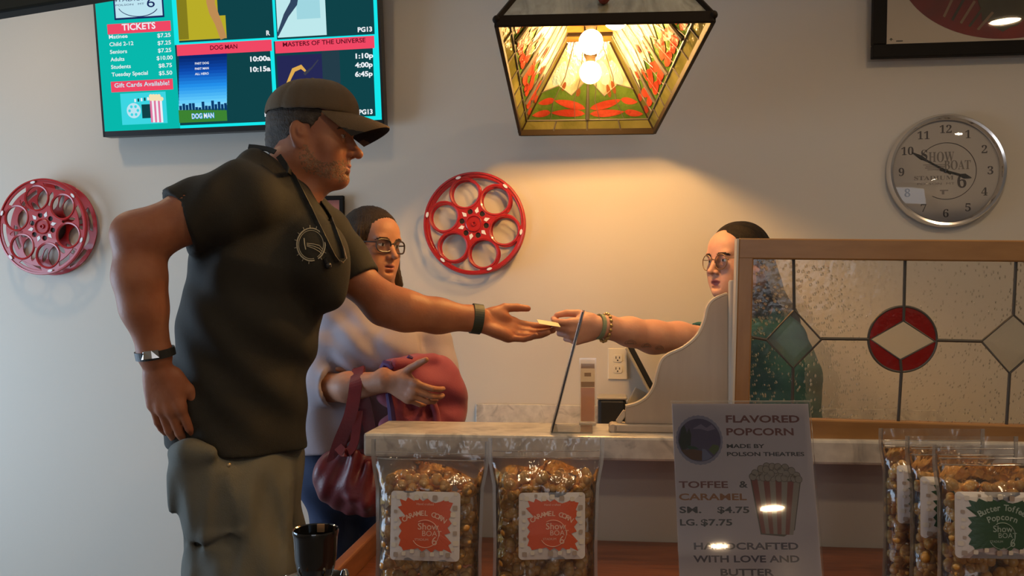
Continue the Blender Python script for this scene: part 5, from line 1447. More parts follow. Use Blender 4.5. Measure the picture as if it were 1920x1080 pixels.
sh_l, el_l, wr_l = P(606, 436, 2.06), P(722, 572, 2.02), P(893, 598, 2.08)
torso = [(442, 838, 0.141, 1.30), (448, 730, 0.134, 1.28), (474, 600, 0.137, 1.28), (498, 490, 0.132, 1.32), (515, 420, 0.100, 1.60)]
def man_torso(S, inf, k=0.03):
    for i in range(len(torso) - 1):
        a, b = torso[i], torso[i + 1]
        S.erc(P(a[0], a[1], MD), P(b[0], b[1], MD), a[2] + inf, b[2] + inf, Lm, (a[3] + b[3]) / 2, 0.02)
    S.chain([sh_r, P(520, 395, 1.86), sh_l], [0.062 + inf, 0.078 + inf, 0.054 + inf], k)
    S.rc(P(482, 326, 1.80), nb, 0.040 + inf, 0.044 + inf, k); S.rc(P(482, 326, 1.80), sh_r, 0.040 + inf, 0.055 + inf, k); S.rc(P(592, 410, 2.0), nb, 0.038 + inf, 0.042 + inf, k)
    S.el(P(597, 480, 1.83), (0.055 + inf, 0.10, 0.085), np.array([Fm, Lm, (0, 0, 1)]), 0.04)
def thigh_pts(near):
    return ([P(434, 915, 1.80), P(455, 1080, 1.76), P(455, 1260, 1.755), P(440, 1610, 1.79)], [0.110, 0.108, 0.082, 0.058]) if near else ([P(478, 860, 1.96), P(497, 1080, 1.965), P(505, 1260, 1.96), P(520, 1610, 1.99)], [0.112, 0.098, 0.08, 0.058])
S = SDF(0.02)
man_torso(S, -0.024)
head(S, hm, nose=1.08, jaw=1.05, lips=0.8, neck_to=nb, neck_r=0.060)
S.rc(hm.w(0.045, 0, -0.085), P(575, 375, 1.87), 0.022, 0.03, 0.03)            # throat
# near arm, bent back with the hand in the pocket
S.chain([sh_r, P(360, 404, 1.66), P(290, 436, 1.635), el_r], [0.056, 0.054, 0.050, 0.044], 0.014)
S.el(P(243, 432, 1.625), (0.030, 0.034, 0.032), None, 0.03)
S.chain([el_r, P(262, 520, 1.63), P(270, 575, 1.64), wr_r], [0.047, 0.0485, 0.043, 0.031], 0.025)
hx = nrm(P(335, 830, 1.70) - wr_r)
tips_r = hand(S, P(295, 690, 1.665), hx, (0.92, -0.15, 0.35), [(10, 20, 10)] * 4, (5, 1, -2, -6), ((0.90, 0.38, -0.25), (0.97, 0.05, -0.30), (0.95, -0.2, -0.3)), 1.04, zup=(-0.3, -1, 0))
# far arm, reaching over the ledge
S.chain([sh_l, P(666, 522, 2.033), el_l], [0.048, 0.049, 0.048], 0.014)
S.chain([el_l, P(760, 583, 2.02), P(820, 592, 2.05), wr_l], [0.048, 0.0475, 0.041, 0.032], 0.03)
hx = nrm(P(1010, 634, 2.125) - P(905, 604, 2.085))
tips_l = hand(S, P(903, 602, 2.085), hx, (0.05, 0.62, 0.80), [(8, 14, 10), (14, 18, 12), (20, 22, 14), (24, 26, 16)], (0, -2, -3, -4), ((0.78, 0.60, -0.15), (0.95, 0.28, -0.12), (0.98, 0.05, -0.25)), 1.02, zup=(0, 0.8, -0.6))
fr0 = face_region(hm, True, 1.2)
def fr(c):
    out = fr0(c); l = hm.loc(c); x, y, z = l[:, 0], l[:, 1], l[:, 2]
    line = np.where(x < 0.012, -0.030, np.interp(x, [0.012, 0.03, 0.055, 0.075, 0.09], [-0.030, -0.056, -0.068, -0.060, -0.052]))
    edge = (line - z) / 0.010
    under = (z + 0.112 - 0.35 * np.clip(0.05 - x, 0, 1)) / 0.010
    dens = np.clip(np.minimum(np.minimum(edge, under), (x + 0.008) / 0.02), 0, 1) * (x < 0.096) * (z > -0.125)
    h_ = np.abs(np.sin(c[:, 0] * 9127.1 + c[:, 1] * 7411.7 + c[:, 2] * 5233.3) * 43758.5453) % 1
    out[(out == 0) & (h_ < dens * 0.72)] = 5
    return out
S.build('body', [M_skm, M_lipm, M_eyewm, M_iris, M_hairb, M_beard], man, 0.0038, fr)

# t-shirt
S = SDF(0.03)
sl_r, sl_l = P(348, 413, 1.662), P(668, 524, 2.035)
dr_, dl_ = nrm(sl_r - sh_r), nrm(sl_l - sh_l)
S.chain([sh_r, P(400, 394, 1.69), sl_r], [0.076, 0.075, 0.071], 0.02)
S.chain([sh_l, P(640, 484, 2.045), sl_l], [0.066, 0.066, 0.063], 0.02)
S.fn(lambda q: np.where(((q - sl_r) ** 2).sum(1) < 0.03, (q - sl_r.astype(np.float32)) @ dr_.astype(np.float32) - 0.012, -1.0), '&', 0.003)
S.fn(lambda q: np.where(((q - sl_l) ** 2).sum(1) < 0.03, (q - sl_l.astype(np.float32)) @ dl_.astype(np.float32) - 0.010, -1.0), '&', 0.003)
S.rc(sl_r - dr_ * 0.03, sl_r + dr_ * 0.08, 0.057, 0.061, 0.004, '-'); S.rc(sl_l - dl_ * 0.03, sl_l + dl_ * 0.08, 0.053, 0.055, 0.004, '-')
man_torso(S, 0.006)
S.rc(P(560, 470, 1.9), P(604, 535, 1.87), 0.075, 0.06, 0.04)
def waves(q):
    x, y, z = q[:, 0], q[:, 1], q[:, 2]; zz = z - 1.27
    drape = np.clip((1.42 - z) / 0.25, 0, 1)
    f = 0.0050 * np.sin(38 * (x * 0.85 + zz * 0.62) + 3 * np.sin(7 * zz) + 9 * y) * drape * np.clip((x + 0.72) / 0.3, 0, 1)
    f += 0.0030 * np.sin(70 * (x * 0.5 + zz * 0.75) + 4 * np.sin(9 * x) + 12 * y) * drape
    f += 0.0040 * np.sin(55 * (x * 0.75 - zz * 0.6) + 8 * y + 2 * np.sin(20 * x)) * np.clip((z - 1.30) / 0.1, 0, 1) * np.clip((-0.46 - x) / 0.1, 0, 1)
    f += 0.006 * np.sin(20 * x + 31 * y) * np.clip((1.08 - z) / 0.12, 0, 1)
    return f
S.fn(waves, 'd')
hem = P(447, 836, MD)[2]
S.fn(lambda q: (hem + 0.004 - 0.09 * (q[:, 0] + 0.65)) - q[:, 2], '&', 0.006)             # hem
nk = nrm(hm.w(0, 0, -0.02) - nb)
S.rc(nb + nk * 0.035, nb + nk * 0.2, 0.066, 0.072, 0.01, '-')
tee = S.build('t_shirt', M_tee, man, 0.0048)
# neck band
ux = nrm(np.cross((0, 1, 0), nk)); uy = np.cross(nk, ux)
MB().tube([nb + nk * (0.016 - 0.012 * math.cos(a)) + ux * (0.069 * math.cos(a)) + uy * 0.071 * math.sin(a) for a in [R(15 * k) for k in range(24)]], 0.0075, n=8, closed=True).build('neck_band', M_tee, tee, smooth=True, world=False)
o_ = tee.children[0]; o_.data.transform(man.matrix_basis.inverted())

# trousers and shoes
S = SDF(0.04)
S.erc(P(443, 812, MD), P(450, 900, MD), 0.114, 0.136, Lm, 1.26, 0.02); S.erc(P(444, 770, MD), P(444, 830, MD), 0.116, 0.124, Lm, 1.25, 0.02)
S.chain([P(331, 846, 1.70), P(352, 846, 1.665), P(392, 850, 1.675)], [0.018, 0.020, 0.020], 0.03); S.el(P(362, 900, 1.70), (0.050, 0.050, 0.085), None, 0.04)
for near in (True, False):
    p_, r_ = thigh_pts(near); S.chain(p_, [r + 0.004 for r in r_], 0.04)
S.el(P(398, 955, 1.71), (0.080, 0.055, 0.105), None, 0.03)                      # cargo pocket
S.chain([P(352, 985, 1.70), P(385, 1003, 1.668), P(440, 1000, 1.668)], [0.016, 0.015, 0.012], 0.010); S.chain([P(352, 1012, 1.69), P(390, 1022, 1.655), P(450, 1016, 1.655)], [0.008, 0.008, 0.006], 0.010, '-')
def pw(q):
    x, y, z = q[:, 0], q[:, 1], q[:, 2]
    f = 0.0085 * np.sin(62 * x + 25 * y + 3 * np.sin(9 * z)) * np.clip((z - 0.70) / 0.1, 0, 1) + 0.002 * np.sin(110 * x + 60 * y - 20 * z)
    f += 0.010 * (np.abs(np.sin(31 * x + 12 * y + 2.5 * np.sin(6 * z))) - 0.6) * np.clip((z - 0.62) / 0.1, 0, 1)
    f += 0.0045 * np.sin(125 * x + 20 * y + 1.5 * np.sin(12 * z)) * np.clip((-0.60 - x) / 0.04, 0, 1) * np.clip((z - 0.74) / 0.05, 0, 1)
    f *= np.clip((hem - 0.005 - z) / 0.07, 0, 1)
    f = f + 0.004 * np.clip((z - hem + 0.03) / 0.03, 0, 1)
    return f + 0.005 * np.sin(42 * (z * 0.9 + x * 0.6) + 14 * y) * np.clip((0.72 - z) / 0.1, 0, 1) * np.clip(z / 0.2, 0, 1)
S.fn(pw, 'd')
S.fn(lambda q: q[:, 2] - (hem + 0.075), '&', 0.004)
S.fn(lambda q: 0.03 - q[:, 2], '&', 0.004)
tr = S.build('trousers', M_pants, man, 0.006)
MB().sphere(P(429, 872, 1.668), 0.005, 10, 6).build('snap_button', mat('brass_snap', (0.45, 0.35, 0.2), 0.4, metal=0.6), tr, smooth=True).data.transform(man.matrix_basis.inverted())
M_shoe = mat('dark_leather_shoe', (0.03, 0.022, 0.018), 0.5)
for near in (True, False):
    a_ = thigh_pts(near)[0][3]
    S = SDF(0.03); c = np.array([a_[0], a_[1], 0.0])
    S.chain([c + (-0.06, 0, 0.05), c + (0.08, 0, 0.05), c + (0.17, -0.01, 0.04)], [0.046, 0.044, 0.036]); S.rc(c + (0, 0, 0.06), c + (0, 0, 0.12), 0.05, 0.052)
    S.fn(lambda q: 0.002 - q[:, 2], '&', 0.003)
    S.build('shoe', M_shoe, man, 0.007)

# cap
S = SDF(0.01)
hq = hm; Mh = hm.M(); s_ = hm.s
S.el(hq.w(-0.008, 0, 0.052), np.array([0.112, 0.091, 0.090]) * s_, Mh, 0.01)
S.el(hq.w(0.04, 0, 0.075), np.array([0.062, 0.07, 0.055]) * s_, Mh, 0.03)
S.fn(lambda q: (0.050 - hm.loc(q)[:, 2] + 0.02 * hm.loc(q)[:, 0]) * s_, '&', 0.004)
S.el(hq.w(-0.008, 0, 0.040), np.array([0.106, 0.085, 0.088]) * s_, Mh, 0.004, '-')
S.fn(lambda q: 0.0010 * np.cos(6 * np.arctan2(hm.loc(q)[:, 1], hm.loc(q)[:, 0] + 0.008)) ** 8, 'd')
cap_o = S.build('cap', M_cap, man, 0.0036)
inv_m = man.matrix_basis.inverted()
# brim: curved sheet with its own thickness
vs, fs = [], []; nu, nv = 20, 10
for lay in (0, 1):
    for i in range(nu + 1):
        t = -1 + 2 * i / nu
        for j in range(nv + 1):
            r_ = j / nv
            y = t * 0.082 * (1 - 0.25 * r_ ** 2 * abs(t)); xa = 0.112 * math.sqrt(max(0, 1 - (y / 0.094) ** 2)) - 0.012; xb_ = xa + 0.088 * (1 - 0.55 * abs(t) ** 2.4)
            x = xa + (xb_ - xa) * r_; drop = -0.014 * r_ - 0.012 * r_ * r_ - (abs(t) ** 2) * (0.012 + 0.024 * r_)
            vs.append(inv_m @ Vector(hm.w(x, y, 0.060 + drop - lay * 0.0035)))
m_ = (nu + 1) * (nv + 1)
for i in range(nu):
    for j in range(nv):
        a_ = i * (nv + 1) + j
        fs.append((a_, a_ + nv + 1, a_ + nv + 2, a_ + 1)); fs.append((m_ + a_, m_ + a_ + 1, m_ + a_ + nv + 2, m_ + a_ + nv + 1))
for i in range(nu): a_ = i * (nv + 1) + nv; fs.append((a_, a_ + nv + 1, m_ + a_ + nv + 1, m_ + a_))
for j in range(nv): fs.append((j + 1, j, m_ + j, m_ + j + 1)); a_ = nu * (nv + 1) + j; fs.append((a_, a_ + 1, m_ + a_ + 1, m_ + a_))
b_ = MB(); b_.add(vs, fs); bo = b_.build('brim', [M_cap, M_capu], cap_o, smooth=True)
for pl in bo.data.polygons:
    if all(v >= m_ for v in pl.vertices): pl.material_index = 1
MB().sphere(hm.w(-0.008, 0, 0.1425), 0.007, 10, 6, (1, 1, 0.6)).build('cap_button', M_cap, cap_o, smooth=True).data.transform(inv_m)
MB().ribbon([hm.w(-0.115 + 0.02 * abs(t), 0.03 * t, 0.052 + 0.004 * t) for t in (-1, -0.5, 0, 0.5, 1)], Vector((0, 0, 1)), 0.018, 0.004).build('cap_strap', M_cap, cap_o).data.transform(inv_m)
# hair under the cap, stubble beard
S = SDF(0.01)
S.el(hm.w(-0.014, 0, 0.030), np.array([0.103, 0.0815, 0.088]) * s_, Mh, 0.01); S.rc(hm.w(-0.075, 0, -0.02), hm.w(-0.072, 0, -0.055), 0.040, 0.030, 0.02)
def hairclip(q):
    l = hm.loc(q); x, y, z = l[:, 0], l[:, 1], l[:, 2]
    lim = np.where(x < -0.030, -0.060 + 0.0 * x, np.where(x < 0.012, 0.018 + 0 * x, 0.0 + 1.4 * (x - 0.012)))
    return np.maximum(np.maximum(lim - z, z - 0.058), x - 0.050) * s_
S.fn(hairclip, '&', 0.004); S.fn(lambda q: 0.0010 * np.sin(q[:, 2] * 520 + 60 * q[:, 0]), 'd')
S.build('hair', M_hairm, man, 0.0034)
# wrist bands and lanyard
def band(parent, c, ax, r, s2, w, m, name, up):
    ax = nrm(ax); u = nrm(np.asarray(up, float) - ax * (np.asarray(up, float) @ ax)); v = np.cross(ax, u)
    pts = [c + u * r * s2 * math.cos(R(10 * k)) + v * r * math.sin(R(10 * k)) for k in range(37)]
    return MB().ribbon(pts, Vector(ax), w, 0.004).build(name, m, parent, world=True)
M_band = mat('black_strap', (0.018, 0.018, 0.016), 0.5); M_grn = mat('dark_green_strap', (0.022, 0.03, 0.02), 0.55)
wb_ = band(man, wr_r, nrm(P(295, 690, 1.665) - P(270, 575, 1.64)), 0.0325, 1.18, 0.017, M_band, 'bracelet', (1, 0, 0))
pl_ = MB().ribbon([P(262, 668, 1.640), P(270, 667, 1.627), P(285, 665, 1.621), P(298, 663, 1.623)], Vector((0.1, 0, 1)), 0.016, 0.004); po_ = pl_.build('metal_plate', M_steel, wb_); po_.data.transform(inv_m)
band(man, wr_l + nrm(wr_l - P(820, 592, 2.05)) * 0.0, nrm(P(908, 604, 2.085) - P(820, 592, 2.05)), 0.0335, 1.12, 0.026, M_grn, 'wrist_strap', (0, 0, 1))
def surf(o, px, py, off=0.002, d0=None):
    """the point of mesh o met first on the sight line through (px, py), lifted off the cloth"""
    a_ = inv_m @ Vector((0, 0, CAMH)); b_ = inv_m @ Vector(P(px, py, 1.0)); d_ = (b_ - a_).normalized()
    ok, loc, n_, _i = o.ray_cast(a_, d_)
    return (loc + n_ * off) if ok else inv_m @ Vector(P(px, py, d0 or 1.75))
def strap(name, pix, w, m, par, off=0.003):
    pts = [surf(tee, a_, b_, off) for a_, b_ in smooth_poly(pix, 4)]
    ups = []
    for i in range(len(pts)):
        t_ = (pts[min(i + 1, len(pts) - 1)] - pts[max(i - 1, 0)]).normalized()
        ups.append(t_.cross(Vector((-0.25, -0.95, 0.1))).normalized())
    return MB().ribbon(pts, ups, w, 0.0025).build(name, m, par)
lo = strap('lanyard', [(522, 292), (540, 318), (558, 352), (580, 395), (602, 440), (620, 476), (630, 490)], 0.013, M_band, man)
strap('lanyard_cord', [(598, 378), (614, 402), (628, 438), (638, 466), (641, 484)], 0.010, M_band, lo)
MB().ribbon([inv_m @ Vector(P(466, 275, 1.80)), inv_m @ Vector(P(480, 276, 1.80)), inv_m @ Vector(P(500, 279, 1.80)), inv_m @ Vector(P(516, 285, 1.795))], Vector((0, 0.5, 1)), 0.012, 0.003).build('lanyard_tail', M_band, lo)
mbz = MB(); mbz.tube([surf(tee, a_, b_, 0.004) for a_, b_ in ((618, 470), (628, 484), (640, 492), (646, 484), (640, 462))], 0.0020, n=6)
mbz.build('lanyard_clip', M_steel, lo, smooth=True)
mbz = MB(); c_ = surf(tee, 612, 497, 0.006); mbz.sphere(c_, 0.008, 10, 8); mbz.tube([c_, surf(tee, 607, 484, 0.004)], 0.004, n=6)
mbz.build('lanyard_badge', M_black, lo, smooth=True)
M_print = mat('cream_shirt_print', (0.42, 0.38, 0.28), 0.8)
mbz = MB()
ring_px = [(583 + 26 * math.cos(R(a_)), 459 - 30 * math.sin(R(a_))) for a_ in range(-60, 292, 8)]
mbz.tube([surf(tee, *p_, 0.0012) for p_ in ring_px], 0.0016, n=6); mbz.tube([surf(tee, 583 + (p_[0] - 583) * 0.88, 459 + (p_[1] - 459) * 0.88, 0.001) for p_ in ring_px], 0.0008, n=6)
for k in range(14):
    a_ = R(k * 24 - 50); mbz.tube([surf(tee, 583 + 26 * math.cos(a_), 459 - 30 * math.sin(a_), 0.001), surf(tee, 583 + 31 * math.cos(a_), 459 - 36 * math.sin(a_), 0.001)], 0.0008, n=6)
mbz.tube([surf(tee, *p_, 0.001) for p_ in ((570, 447), (571, 458), (573, 468))], 0.0012, n=6)
for dy in (-4, 0, 4): mbz.tube([surf(tee, *p_, 0.001) for p_ in ((575, 459 + dy * 0.6), (588, 462 + dy), (598, 466 + dy * 1.4), (604, 472 + dy * 1.2))], 0.0009, n=6)
mbz.build('shirt_emblem', M_print, tee)
# ------------------------------------------------------------------ the woman waiting behind him
WD = 2.46
M_skw = skin('fair_warm_skin', (0.50, 0.245, 0.145), (0.42, 0.18, 0.10)); M_lipw = mat('lip_rose', (0.40, 0.14, 0.11), 0.4)
M_blouse = mat('mauve_knit', (0.37, 0.315, 0.35), 0.85, bump=0.12, bscale=400, sheen=0.2)
M_jean = mat('navy_denim', (0.022, 0.040, 0.105), 0.8, noise=0.6, nscale=8, color2=(0.013, 0.022, 0.06), bump=0.15, bscale=500)
M_hairw = mat('dark_brown_hair', (0.017, 0.0095, 0.0055), 0.5, noise=0.8, nscale=30, color2=(0.048, 0.029, 0.018), stretch=(8, 8, 0.7), bump=0.5, bscale=120, spec=0.2)
wom = empty('person', 'woman with glasses and bobbed brown hair waiting by the wall, arms folded over a coat', 'person', (P(690, 800, WD)[0], WD, 0))
iw = wom.matrix_basis.inverted()
yw = R(-90 + 52)
hw = HeadFrame(P(697, 461, WD), yw, R(2), R(-2), 0.93)
Fw = nrm((math.cos(R(-62)), math.sin(R(-62)), 0)); Lw = nrm((-Fw[1], Fw[0], 0))
nbw = P(708, 552, WD + 0.02)
shR, elR, wrR = P(636, 592, 2.44), P(608, 728, 2.36), P(722, 716, 2.235)
shL, elL, wrL = P(788, 596, 2.52), P(828, 702, 2.45), P(714, 713, 2.385)
def wom_torso(S, inf, k=0.03):
    pr = [(655, 830, 2.47, 0.128, 1.35), (665, 770, 2.47, 0.122, 1.32), (700, 690, 2.47, 0.112, 1.35), (712, 630, 2.48, 0.108, 1.45), (712, 590, 2.49, 0.080, 1.75)]
    for a, b in zip(pr[:-1], pr[1:]): S.erc(P(*a[:3]), P(*b[:3]), a[3] + inf, b[3] + inf, Lw, (a[4] + b[4]) / 2, 0.02)
    S.chain([shR, P(710, 578, 2.49), shL], [0.052 + inf, 0.060 + inf, 0.052 + inf], k)
    S.rc(P(666, 574, 2.46), nbw, 0.034 + inf, 0.040 + inf, k); S.rc(P(752, 576, 2.50), nbw, 0.034 + inf, 0.040 + inf, k)
    for px in (678, 742): S.el(P(px, 655, 2.375), (0.062 + inf, 0.068 + inf, 0.062 + inf), np.array([Fw, Lw, (0, 0, 1)]), 0.045)
S = SDF(0.02)
wom_torso(S, -0.014)
head(S, hw, nose=0.95, jaw=0.95, lips=0.9, open_=0.003, neck_to=nbw, neck_r=0.052)
S.chain([shR, P(618, 660, 2.40), elR], [0.046, 0.042, 0.038], 0.02); S.chain([elR, P(655, 726, 2.30), wrR], [0.042, 0.042, 0.029], 0.02)
S.chain([shL, P(815, 650, 2.48), elL], [0.046, 0.042, 0.038], 0.02); S.chain([elL, P(760, 708, 2.41), wrL], [0.040, 0.039, 0.028], 0.02)
hd = nrm(P(795, 742, 2.18) - P(735, 712, 2.225))
hand(S, P(732, 713, 2.228), hd, (0.30, -0.15, 1), [(26, 40, 24), (30, 42, 26), (34, 44, 26), (40, 44, 26)], (1, -2, -5, -9), ((0.62, 0.78, 0.02), (0.66, 0.74, 0.05), (0.72, 0.68, 0.1)), 0.95, zup=(0, -1, 0.1), fat=0.93)
hand(S, P(706, 716, 2.38), (-1, 0.05, -0.12), (0, -0.3, 1), [(70, 80, 40)] * 4, (3, 0, -3, -7), None, 0.92, zup=(0.1, 1, 0.0), fat=0.92)
S.build('body', [M_skw, M_lipw, M_eyew, M_iris, M_hairb], wom, 0.0033, face_region(hw, True, 0.8))
# blouse with three-quarter sleeves and a loose hem
S = SDF(0.03)
cfR, cfL = P(613, 735, 2.345), P(836, 696, 2.44)
dR = nrm(wrR - elR)
S.chain([shR, P(617, 660, 2.40), elR], [0.056, 0.056, 0.055], 0.02); S.rc(elR, elR + dR * 0.045, 0.057, 0.064, 0.02)
S.rc(elR + (0, 0, 0.0), elR + np.array([-0.012, 0, -0.055]), 0.050, 0.030, 0.03)
S.chain([shL, P(815, 650, 2.48), elL], [0.056, 0.056, 0.054], 0.02); S.rc(elL, elL + nrm(wrL - elL) * 0.04, 0.052, 0.05, 0.02)
eR2 = (elR + dR * 0.045).astype(np.float32); dRf = dR.astype(np.float32)
S.fn(lambda q: np.where(((q - eR2) ** 2).sum(1) < 0.02, (q - eR2) @ dRf, -1.0), '&', 0.004)
S.rc(elR + dR * 0.02, elR + dR * 0.12, 0.050, 0.055, 0.004, '-')
wom_torso(S, 0.006)
S.erc(P(652, 790, 2.46), P(646, 838, 2.46), 0.128, 0.142, Lw, 1.32, 0.03)
def ww(q):
    x, y, z = q[:, 0], q[:, 1], q[:, 2]
    f = 0.0055 * np.sin(46 * x + 20 * y + 4 * np.sin(8 * z)) * np.clip((1.08 - z) / 0.1, 0, 1)
    f += 0.0028 * np.sin(75 * (z + 0.5 * x) + 9 * y + 3 * np.sin(14 * x)) * np.clip((z - 1.02) / 0.06, 0, 1) * np.clip((1.36 - z) / 0.1, 0, 1)
    f += 0.004 * np.sin(85 * (x * 0.9 - z * 0.3)) * np.exp(-((x - P(722, 610, WD)[0]) ** 2 + (z - P(722, 622, WD)[2]) ** 2) / 0.0012)
    return f
S.fn(ww, 'd'); hz = P(0, 836, 2.44)[2]
S.fn(lambda q: (hz + 0.10 * (q[:, 0] + 0.5)) - q[:, 2], '&', 0.006)
nkw = nrm(hw.w(0, 0, -0.03) - nbw)
S.rc(nbw + nkw * 0.02, nbw + nkw * 0.15, 0.060, 0.066, 0.01, '-')
S.build('blouse', M_blouse, wom, 0.0052)
# jeans, shoes
S = SDF(0.03)
S.erc(P(650, 825, 2.47), P(652, 890, 2.47), 0.125, 0.125, Lw, 1.30)
lgs = ([P(622, 880, 2.45), P(628, 1040, 2.44), P(634, 1130, 2.44), P(636, 1345, 2.46)], [P(700, 880, 2.50), P(716, 1040, 2.50), P(722, 1130, 2.50), P(724, 1330, 2.52)])
for p_ in lgs: S.chain(p_, [0.088, 0.066, 0.058, 0.042], 0.025)
S.fn(lambda q: 0.003 * np.sin(50 * q[:, 0] + 40 * q[:, 2]), 'd')
S.fn(lambda q: q[:, 2] - (hz + 0.03), '&', 0.004)
S.build('jeans', M_jean, wom, 0.006)
for p_ in lgs:
    c = np.array([p_[3][0], p_[3][1], 0.0]); S = SDF(0.03)
    S.chain([c - Fw * 0.05 + (0, 0, 0.045), c + Fw * 0.07 + (0, 0, 0.042), c + Fw * 0.14 + (0, 0, 0.032)], [0.040, 0.038, 0.030]); S.rc(c + (0, 0, 0.05), c + (0, 0, 0.10), 0.043, 0.044)
    S.fn(lambda q: 0.002 - q[:, 2], '&', 0.003); S.build('shoe', M_shoe, wom, 0.007)
# hair: chin-length bob, parted, swept behind the face
S = SDF(0.02); s_ = hw.s; Mw = hw.M()
S.el(hw.w(-0.016, 0, 0.042), np.array([0.107, 0.086, 0.091]) * s_, Mw, 0.02)
for q_ in (-1, 1):
    S.chain([hw.w(0.018, q_ * 0.070, 0.035), hw.w(0.008, q_ * 0.080, -0.040), hw.w(0.026 + 0.010 * q_, q_ * (0.080 + 0.014 * q_), -0.122)], [0.026 * s_, 0.025 * s_, 0.017 * s_], 0.02)
    S.chain([hw.w(-0.05, q_ * 0.07, 0.0), hw.w(-0.05, q_ * 0.078, -0.06), hw.w(-0.045, q_ * 0.070, -0.115)], [0.045 * s_, 0.042 * s_, 0.026 * s_], 0.03)
S.chain([hw.w(-0.085, 0, 0.0), hw.w(-0.085, 0, -0.06), hw.w(-0.078, 0, -0.115)], [0.050 * s_, 0.048 * s_, 0.028 * s_], 0.03)
def cutface(q):
    l = hw.loc(q); x, y, z = l[:, 0], l[:, 1], l[:, 2]
    e = np.sqrt(((x - 0.116) / 0.090) ** 2 + ((y - 0.018) / 0.066) ** 2 + ((z + 0.040 + 1.0 * np.maximum(0.030 - y, 0) * np.clip((z + 0.02) / 0.05, 0, 1) + 0.4 * np.maximum(y - 0.03, 0)) / 0.126) ** 2)
    return (e - 1) * 0.06
S.fn(lambda q: -cutface(q), '&', 0.006)
S.fn(lambda q: 0.0016 * np.sin(120 * np.arctan2(hw.loc(q)[:, 1], hw.loc(q)[:, 0] + 0.02) / 2 + 10 * hw.loc(q)[:, 2]), 'd')
S.build('hair', M_hairw, wom, 0.0038)
M_gw = mat('dark_tortoise', (0.05, 0.032, 0.025), 0.3)
glasses(wom, hw, M_gw, 0.0340, 0.0275, 0.0200, 0.0027, square=0.65, x0=0.099, z0=-0.004)

# ------------------------------------------------------------------ coat over her arm and tote bag
M_coat = mat('raspberry_cloth', (0.30, 0.050, 0.085), 0.75, bump=0.12, bscale=350, sheen=0.2, noise=0.3, nscale=8, color2=(0.25, 0.038, 0.068))
M_purp = mat('purple_lining', (0.07, 0.025, 0.13), 0.6)
cbase = P(775, 800, 2.34)
coat = empty('coat', 'raspberry pink coat with purple lining folded over the woman\'s arm', 'coat', (cbase[0], cbase[1], P(0, 860, 2.34)[2]))
S = SDF(0.03)
S.chain([P(728, 690, 2.31), P(780, 688, 2.33), P(822, 690, 2.36)], [0.026, 0.034, 0.034])
S.chain([P(735, 740, 2.29), P(790, 735, 2.31), P(838, 735, 2.35)], [0.040, 0.055, 0.050])
S.chain([P(740, 800, 2.28), P(790, 800, 2.30), P(830, 790, 2.34)], [0.045, 0.055, 0.045])
S.chain([P(742, 860, 2.28), P(800, 860, 2.30)], [0.04, 0.04])
S.rc(P(828, 715, 2.35), P(858, 765, 2.36), 0.050, 0.016, 0.05); S.rc(P(840, 790, 2.34), P(858, 765, 2.36), 0.04, 0.016, 0.05)
S.chain([P(742, 684, 2.27), P(812, 676, 2.33)], [0.018, 0.020], 0.012)
for a, b, c, d in ((752, 745, 768, 850), (784, 752, 800, 850), (812, 752, 826, 830), (735, 720, 742, 840)): S.rc(P(a, b, 2.262), P(c, d, 2.255), 0.012, 0.016, 0.014)
S.fn(lambda q: 0.004 * np.sin(52 * q[:, 0] + 12 * q[:, 2] + 2 * np.sin(15 * q[:, 2])) * np.clip((1.13 - q[:, 2]) / 0.1, 0, 1) + 0.002 * np.sin(90 * q[:, 2] + 50 * q[:, 0]), 'd')
S.build('coat_cloth', M_coat, coat, 0.0048)
ic = coat.matrix_basis.inverted()
def tubew(name, pts, r, m, par): 
    o = MB().tube(pts, r, n=8).build(name, m, par, smooth=True); o.data.transform(par.matrix_basis.inverted() if par.parent is None else par.parent.matrix_basis.inverted()); return o
tubew('purple_trim', [P(728, 738, 2.245), P(733, 765, 2.235), P(737, 800, 2.232), P(738, 850, 2.235)], [0.008, 0.010, 0.011, 0.011], M_purp, coat)
tubew('purple_trim', [P(716, 690, 2.275), P(722, 681, 2.268), P(731, 683, 2.262), P(736, 692, 2.258)], [0.007, 0.010, 0.010, 0.006], M_purp, coat)
tubew('purple_trim', [P(762, 674, 2.285), P(768, 669, 2.285), P(774, 672, 2.285)], [0.004, 0.007, 0.004], M_purp, coat)

M_bag = mat('maroon_leather', (0.165, 0.022, 0.028), 0.42, bump=0.08, bscale=180, noise=0.4, nscale=7, color2=(0.11, 0.014, 0.020))
M_bagin = mat('bag_shadowed_lining', (0.035, 0.012, 0.012), 0.8)
tb = empty('tote_bag', 'slouchy maroon handbag hanging from the woman\'s forearm by its straps', 'handbag', tuple(P(668, 955, 2.25)))
S = SDF(0.03)
S.erc(P(632, 905, 2.25), P(700, 915, 2.25), 0.060, 0.060, (0, 0, 1), 1.0, 0.03); S.rc(P(622, 880, 2.25), P(660, 935, 2.25), 0.040, 0.045); S.rc(P(690, 935, 2.25), P(725, 930, 2.26), 0.048, 0.045)
S.rc(P(648, 822, 2.24), P(622, 885, 2.24), 0.018, 0.03); S.rc(P(655, 840, 2.25), P(660, 900, 2.25), 0.030, 0.06); S.chain([P(655, 850, 2.25), P(690, 862, 2.25), P(725, 870, 2.25)], [0.026, 0.030, 0.030])
S.rc(P(664, 850, 2.205), P(655, 930, 2.19), 0.010, 0.018, 0.014); S.rc(P(690, 870, 2.2), P(684, 940, 2.19), 0.010, 0.02, 0.016)
S.fn(lambda q: 0.0035 * np.sin(55 * q[:, 0] + 18 * q[:, 2] + 1.5 * np.sin(18 * q[:, 2])) + 0.002 * np.sin(130 * q[:, 0] - 60 * q[:, 2]), 'd')
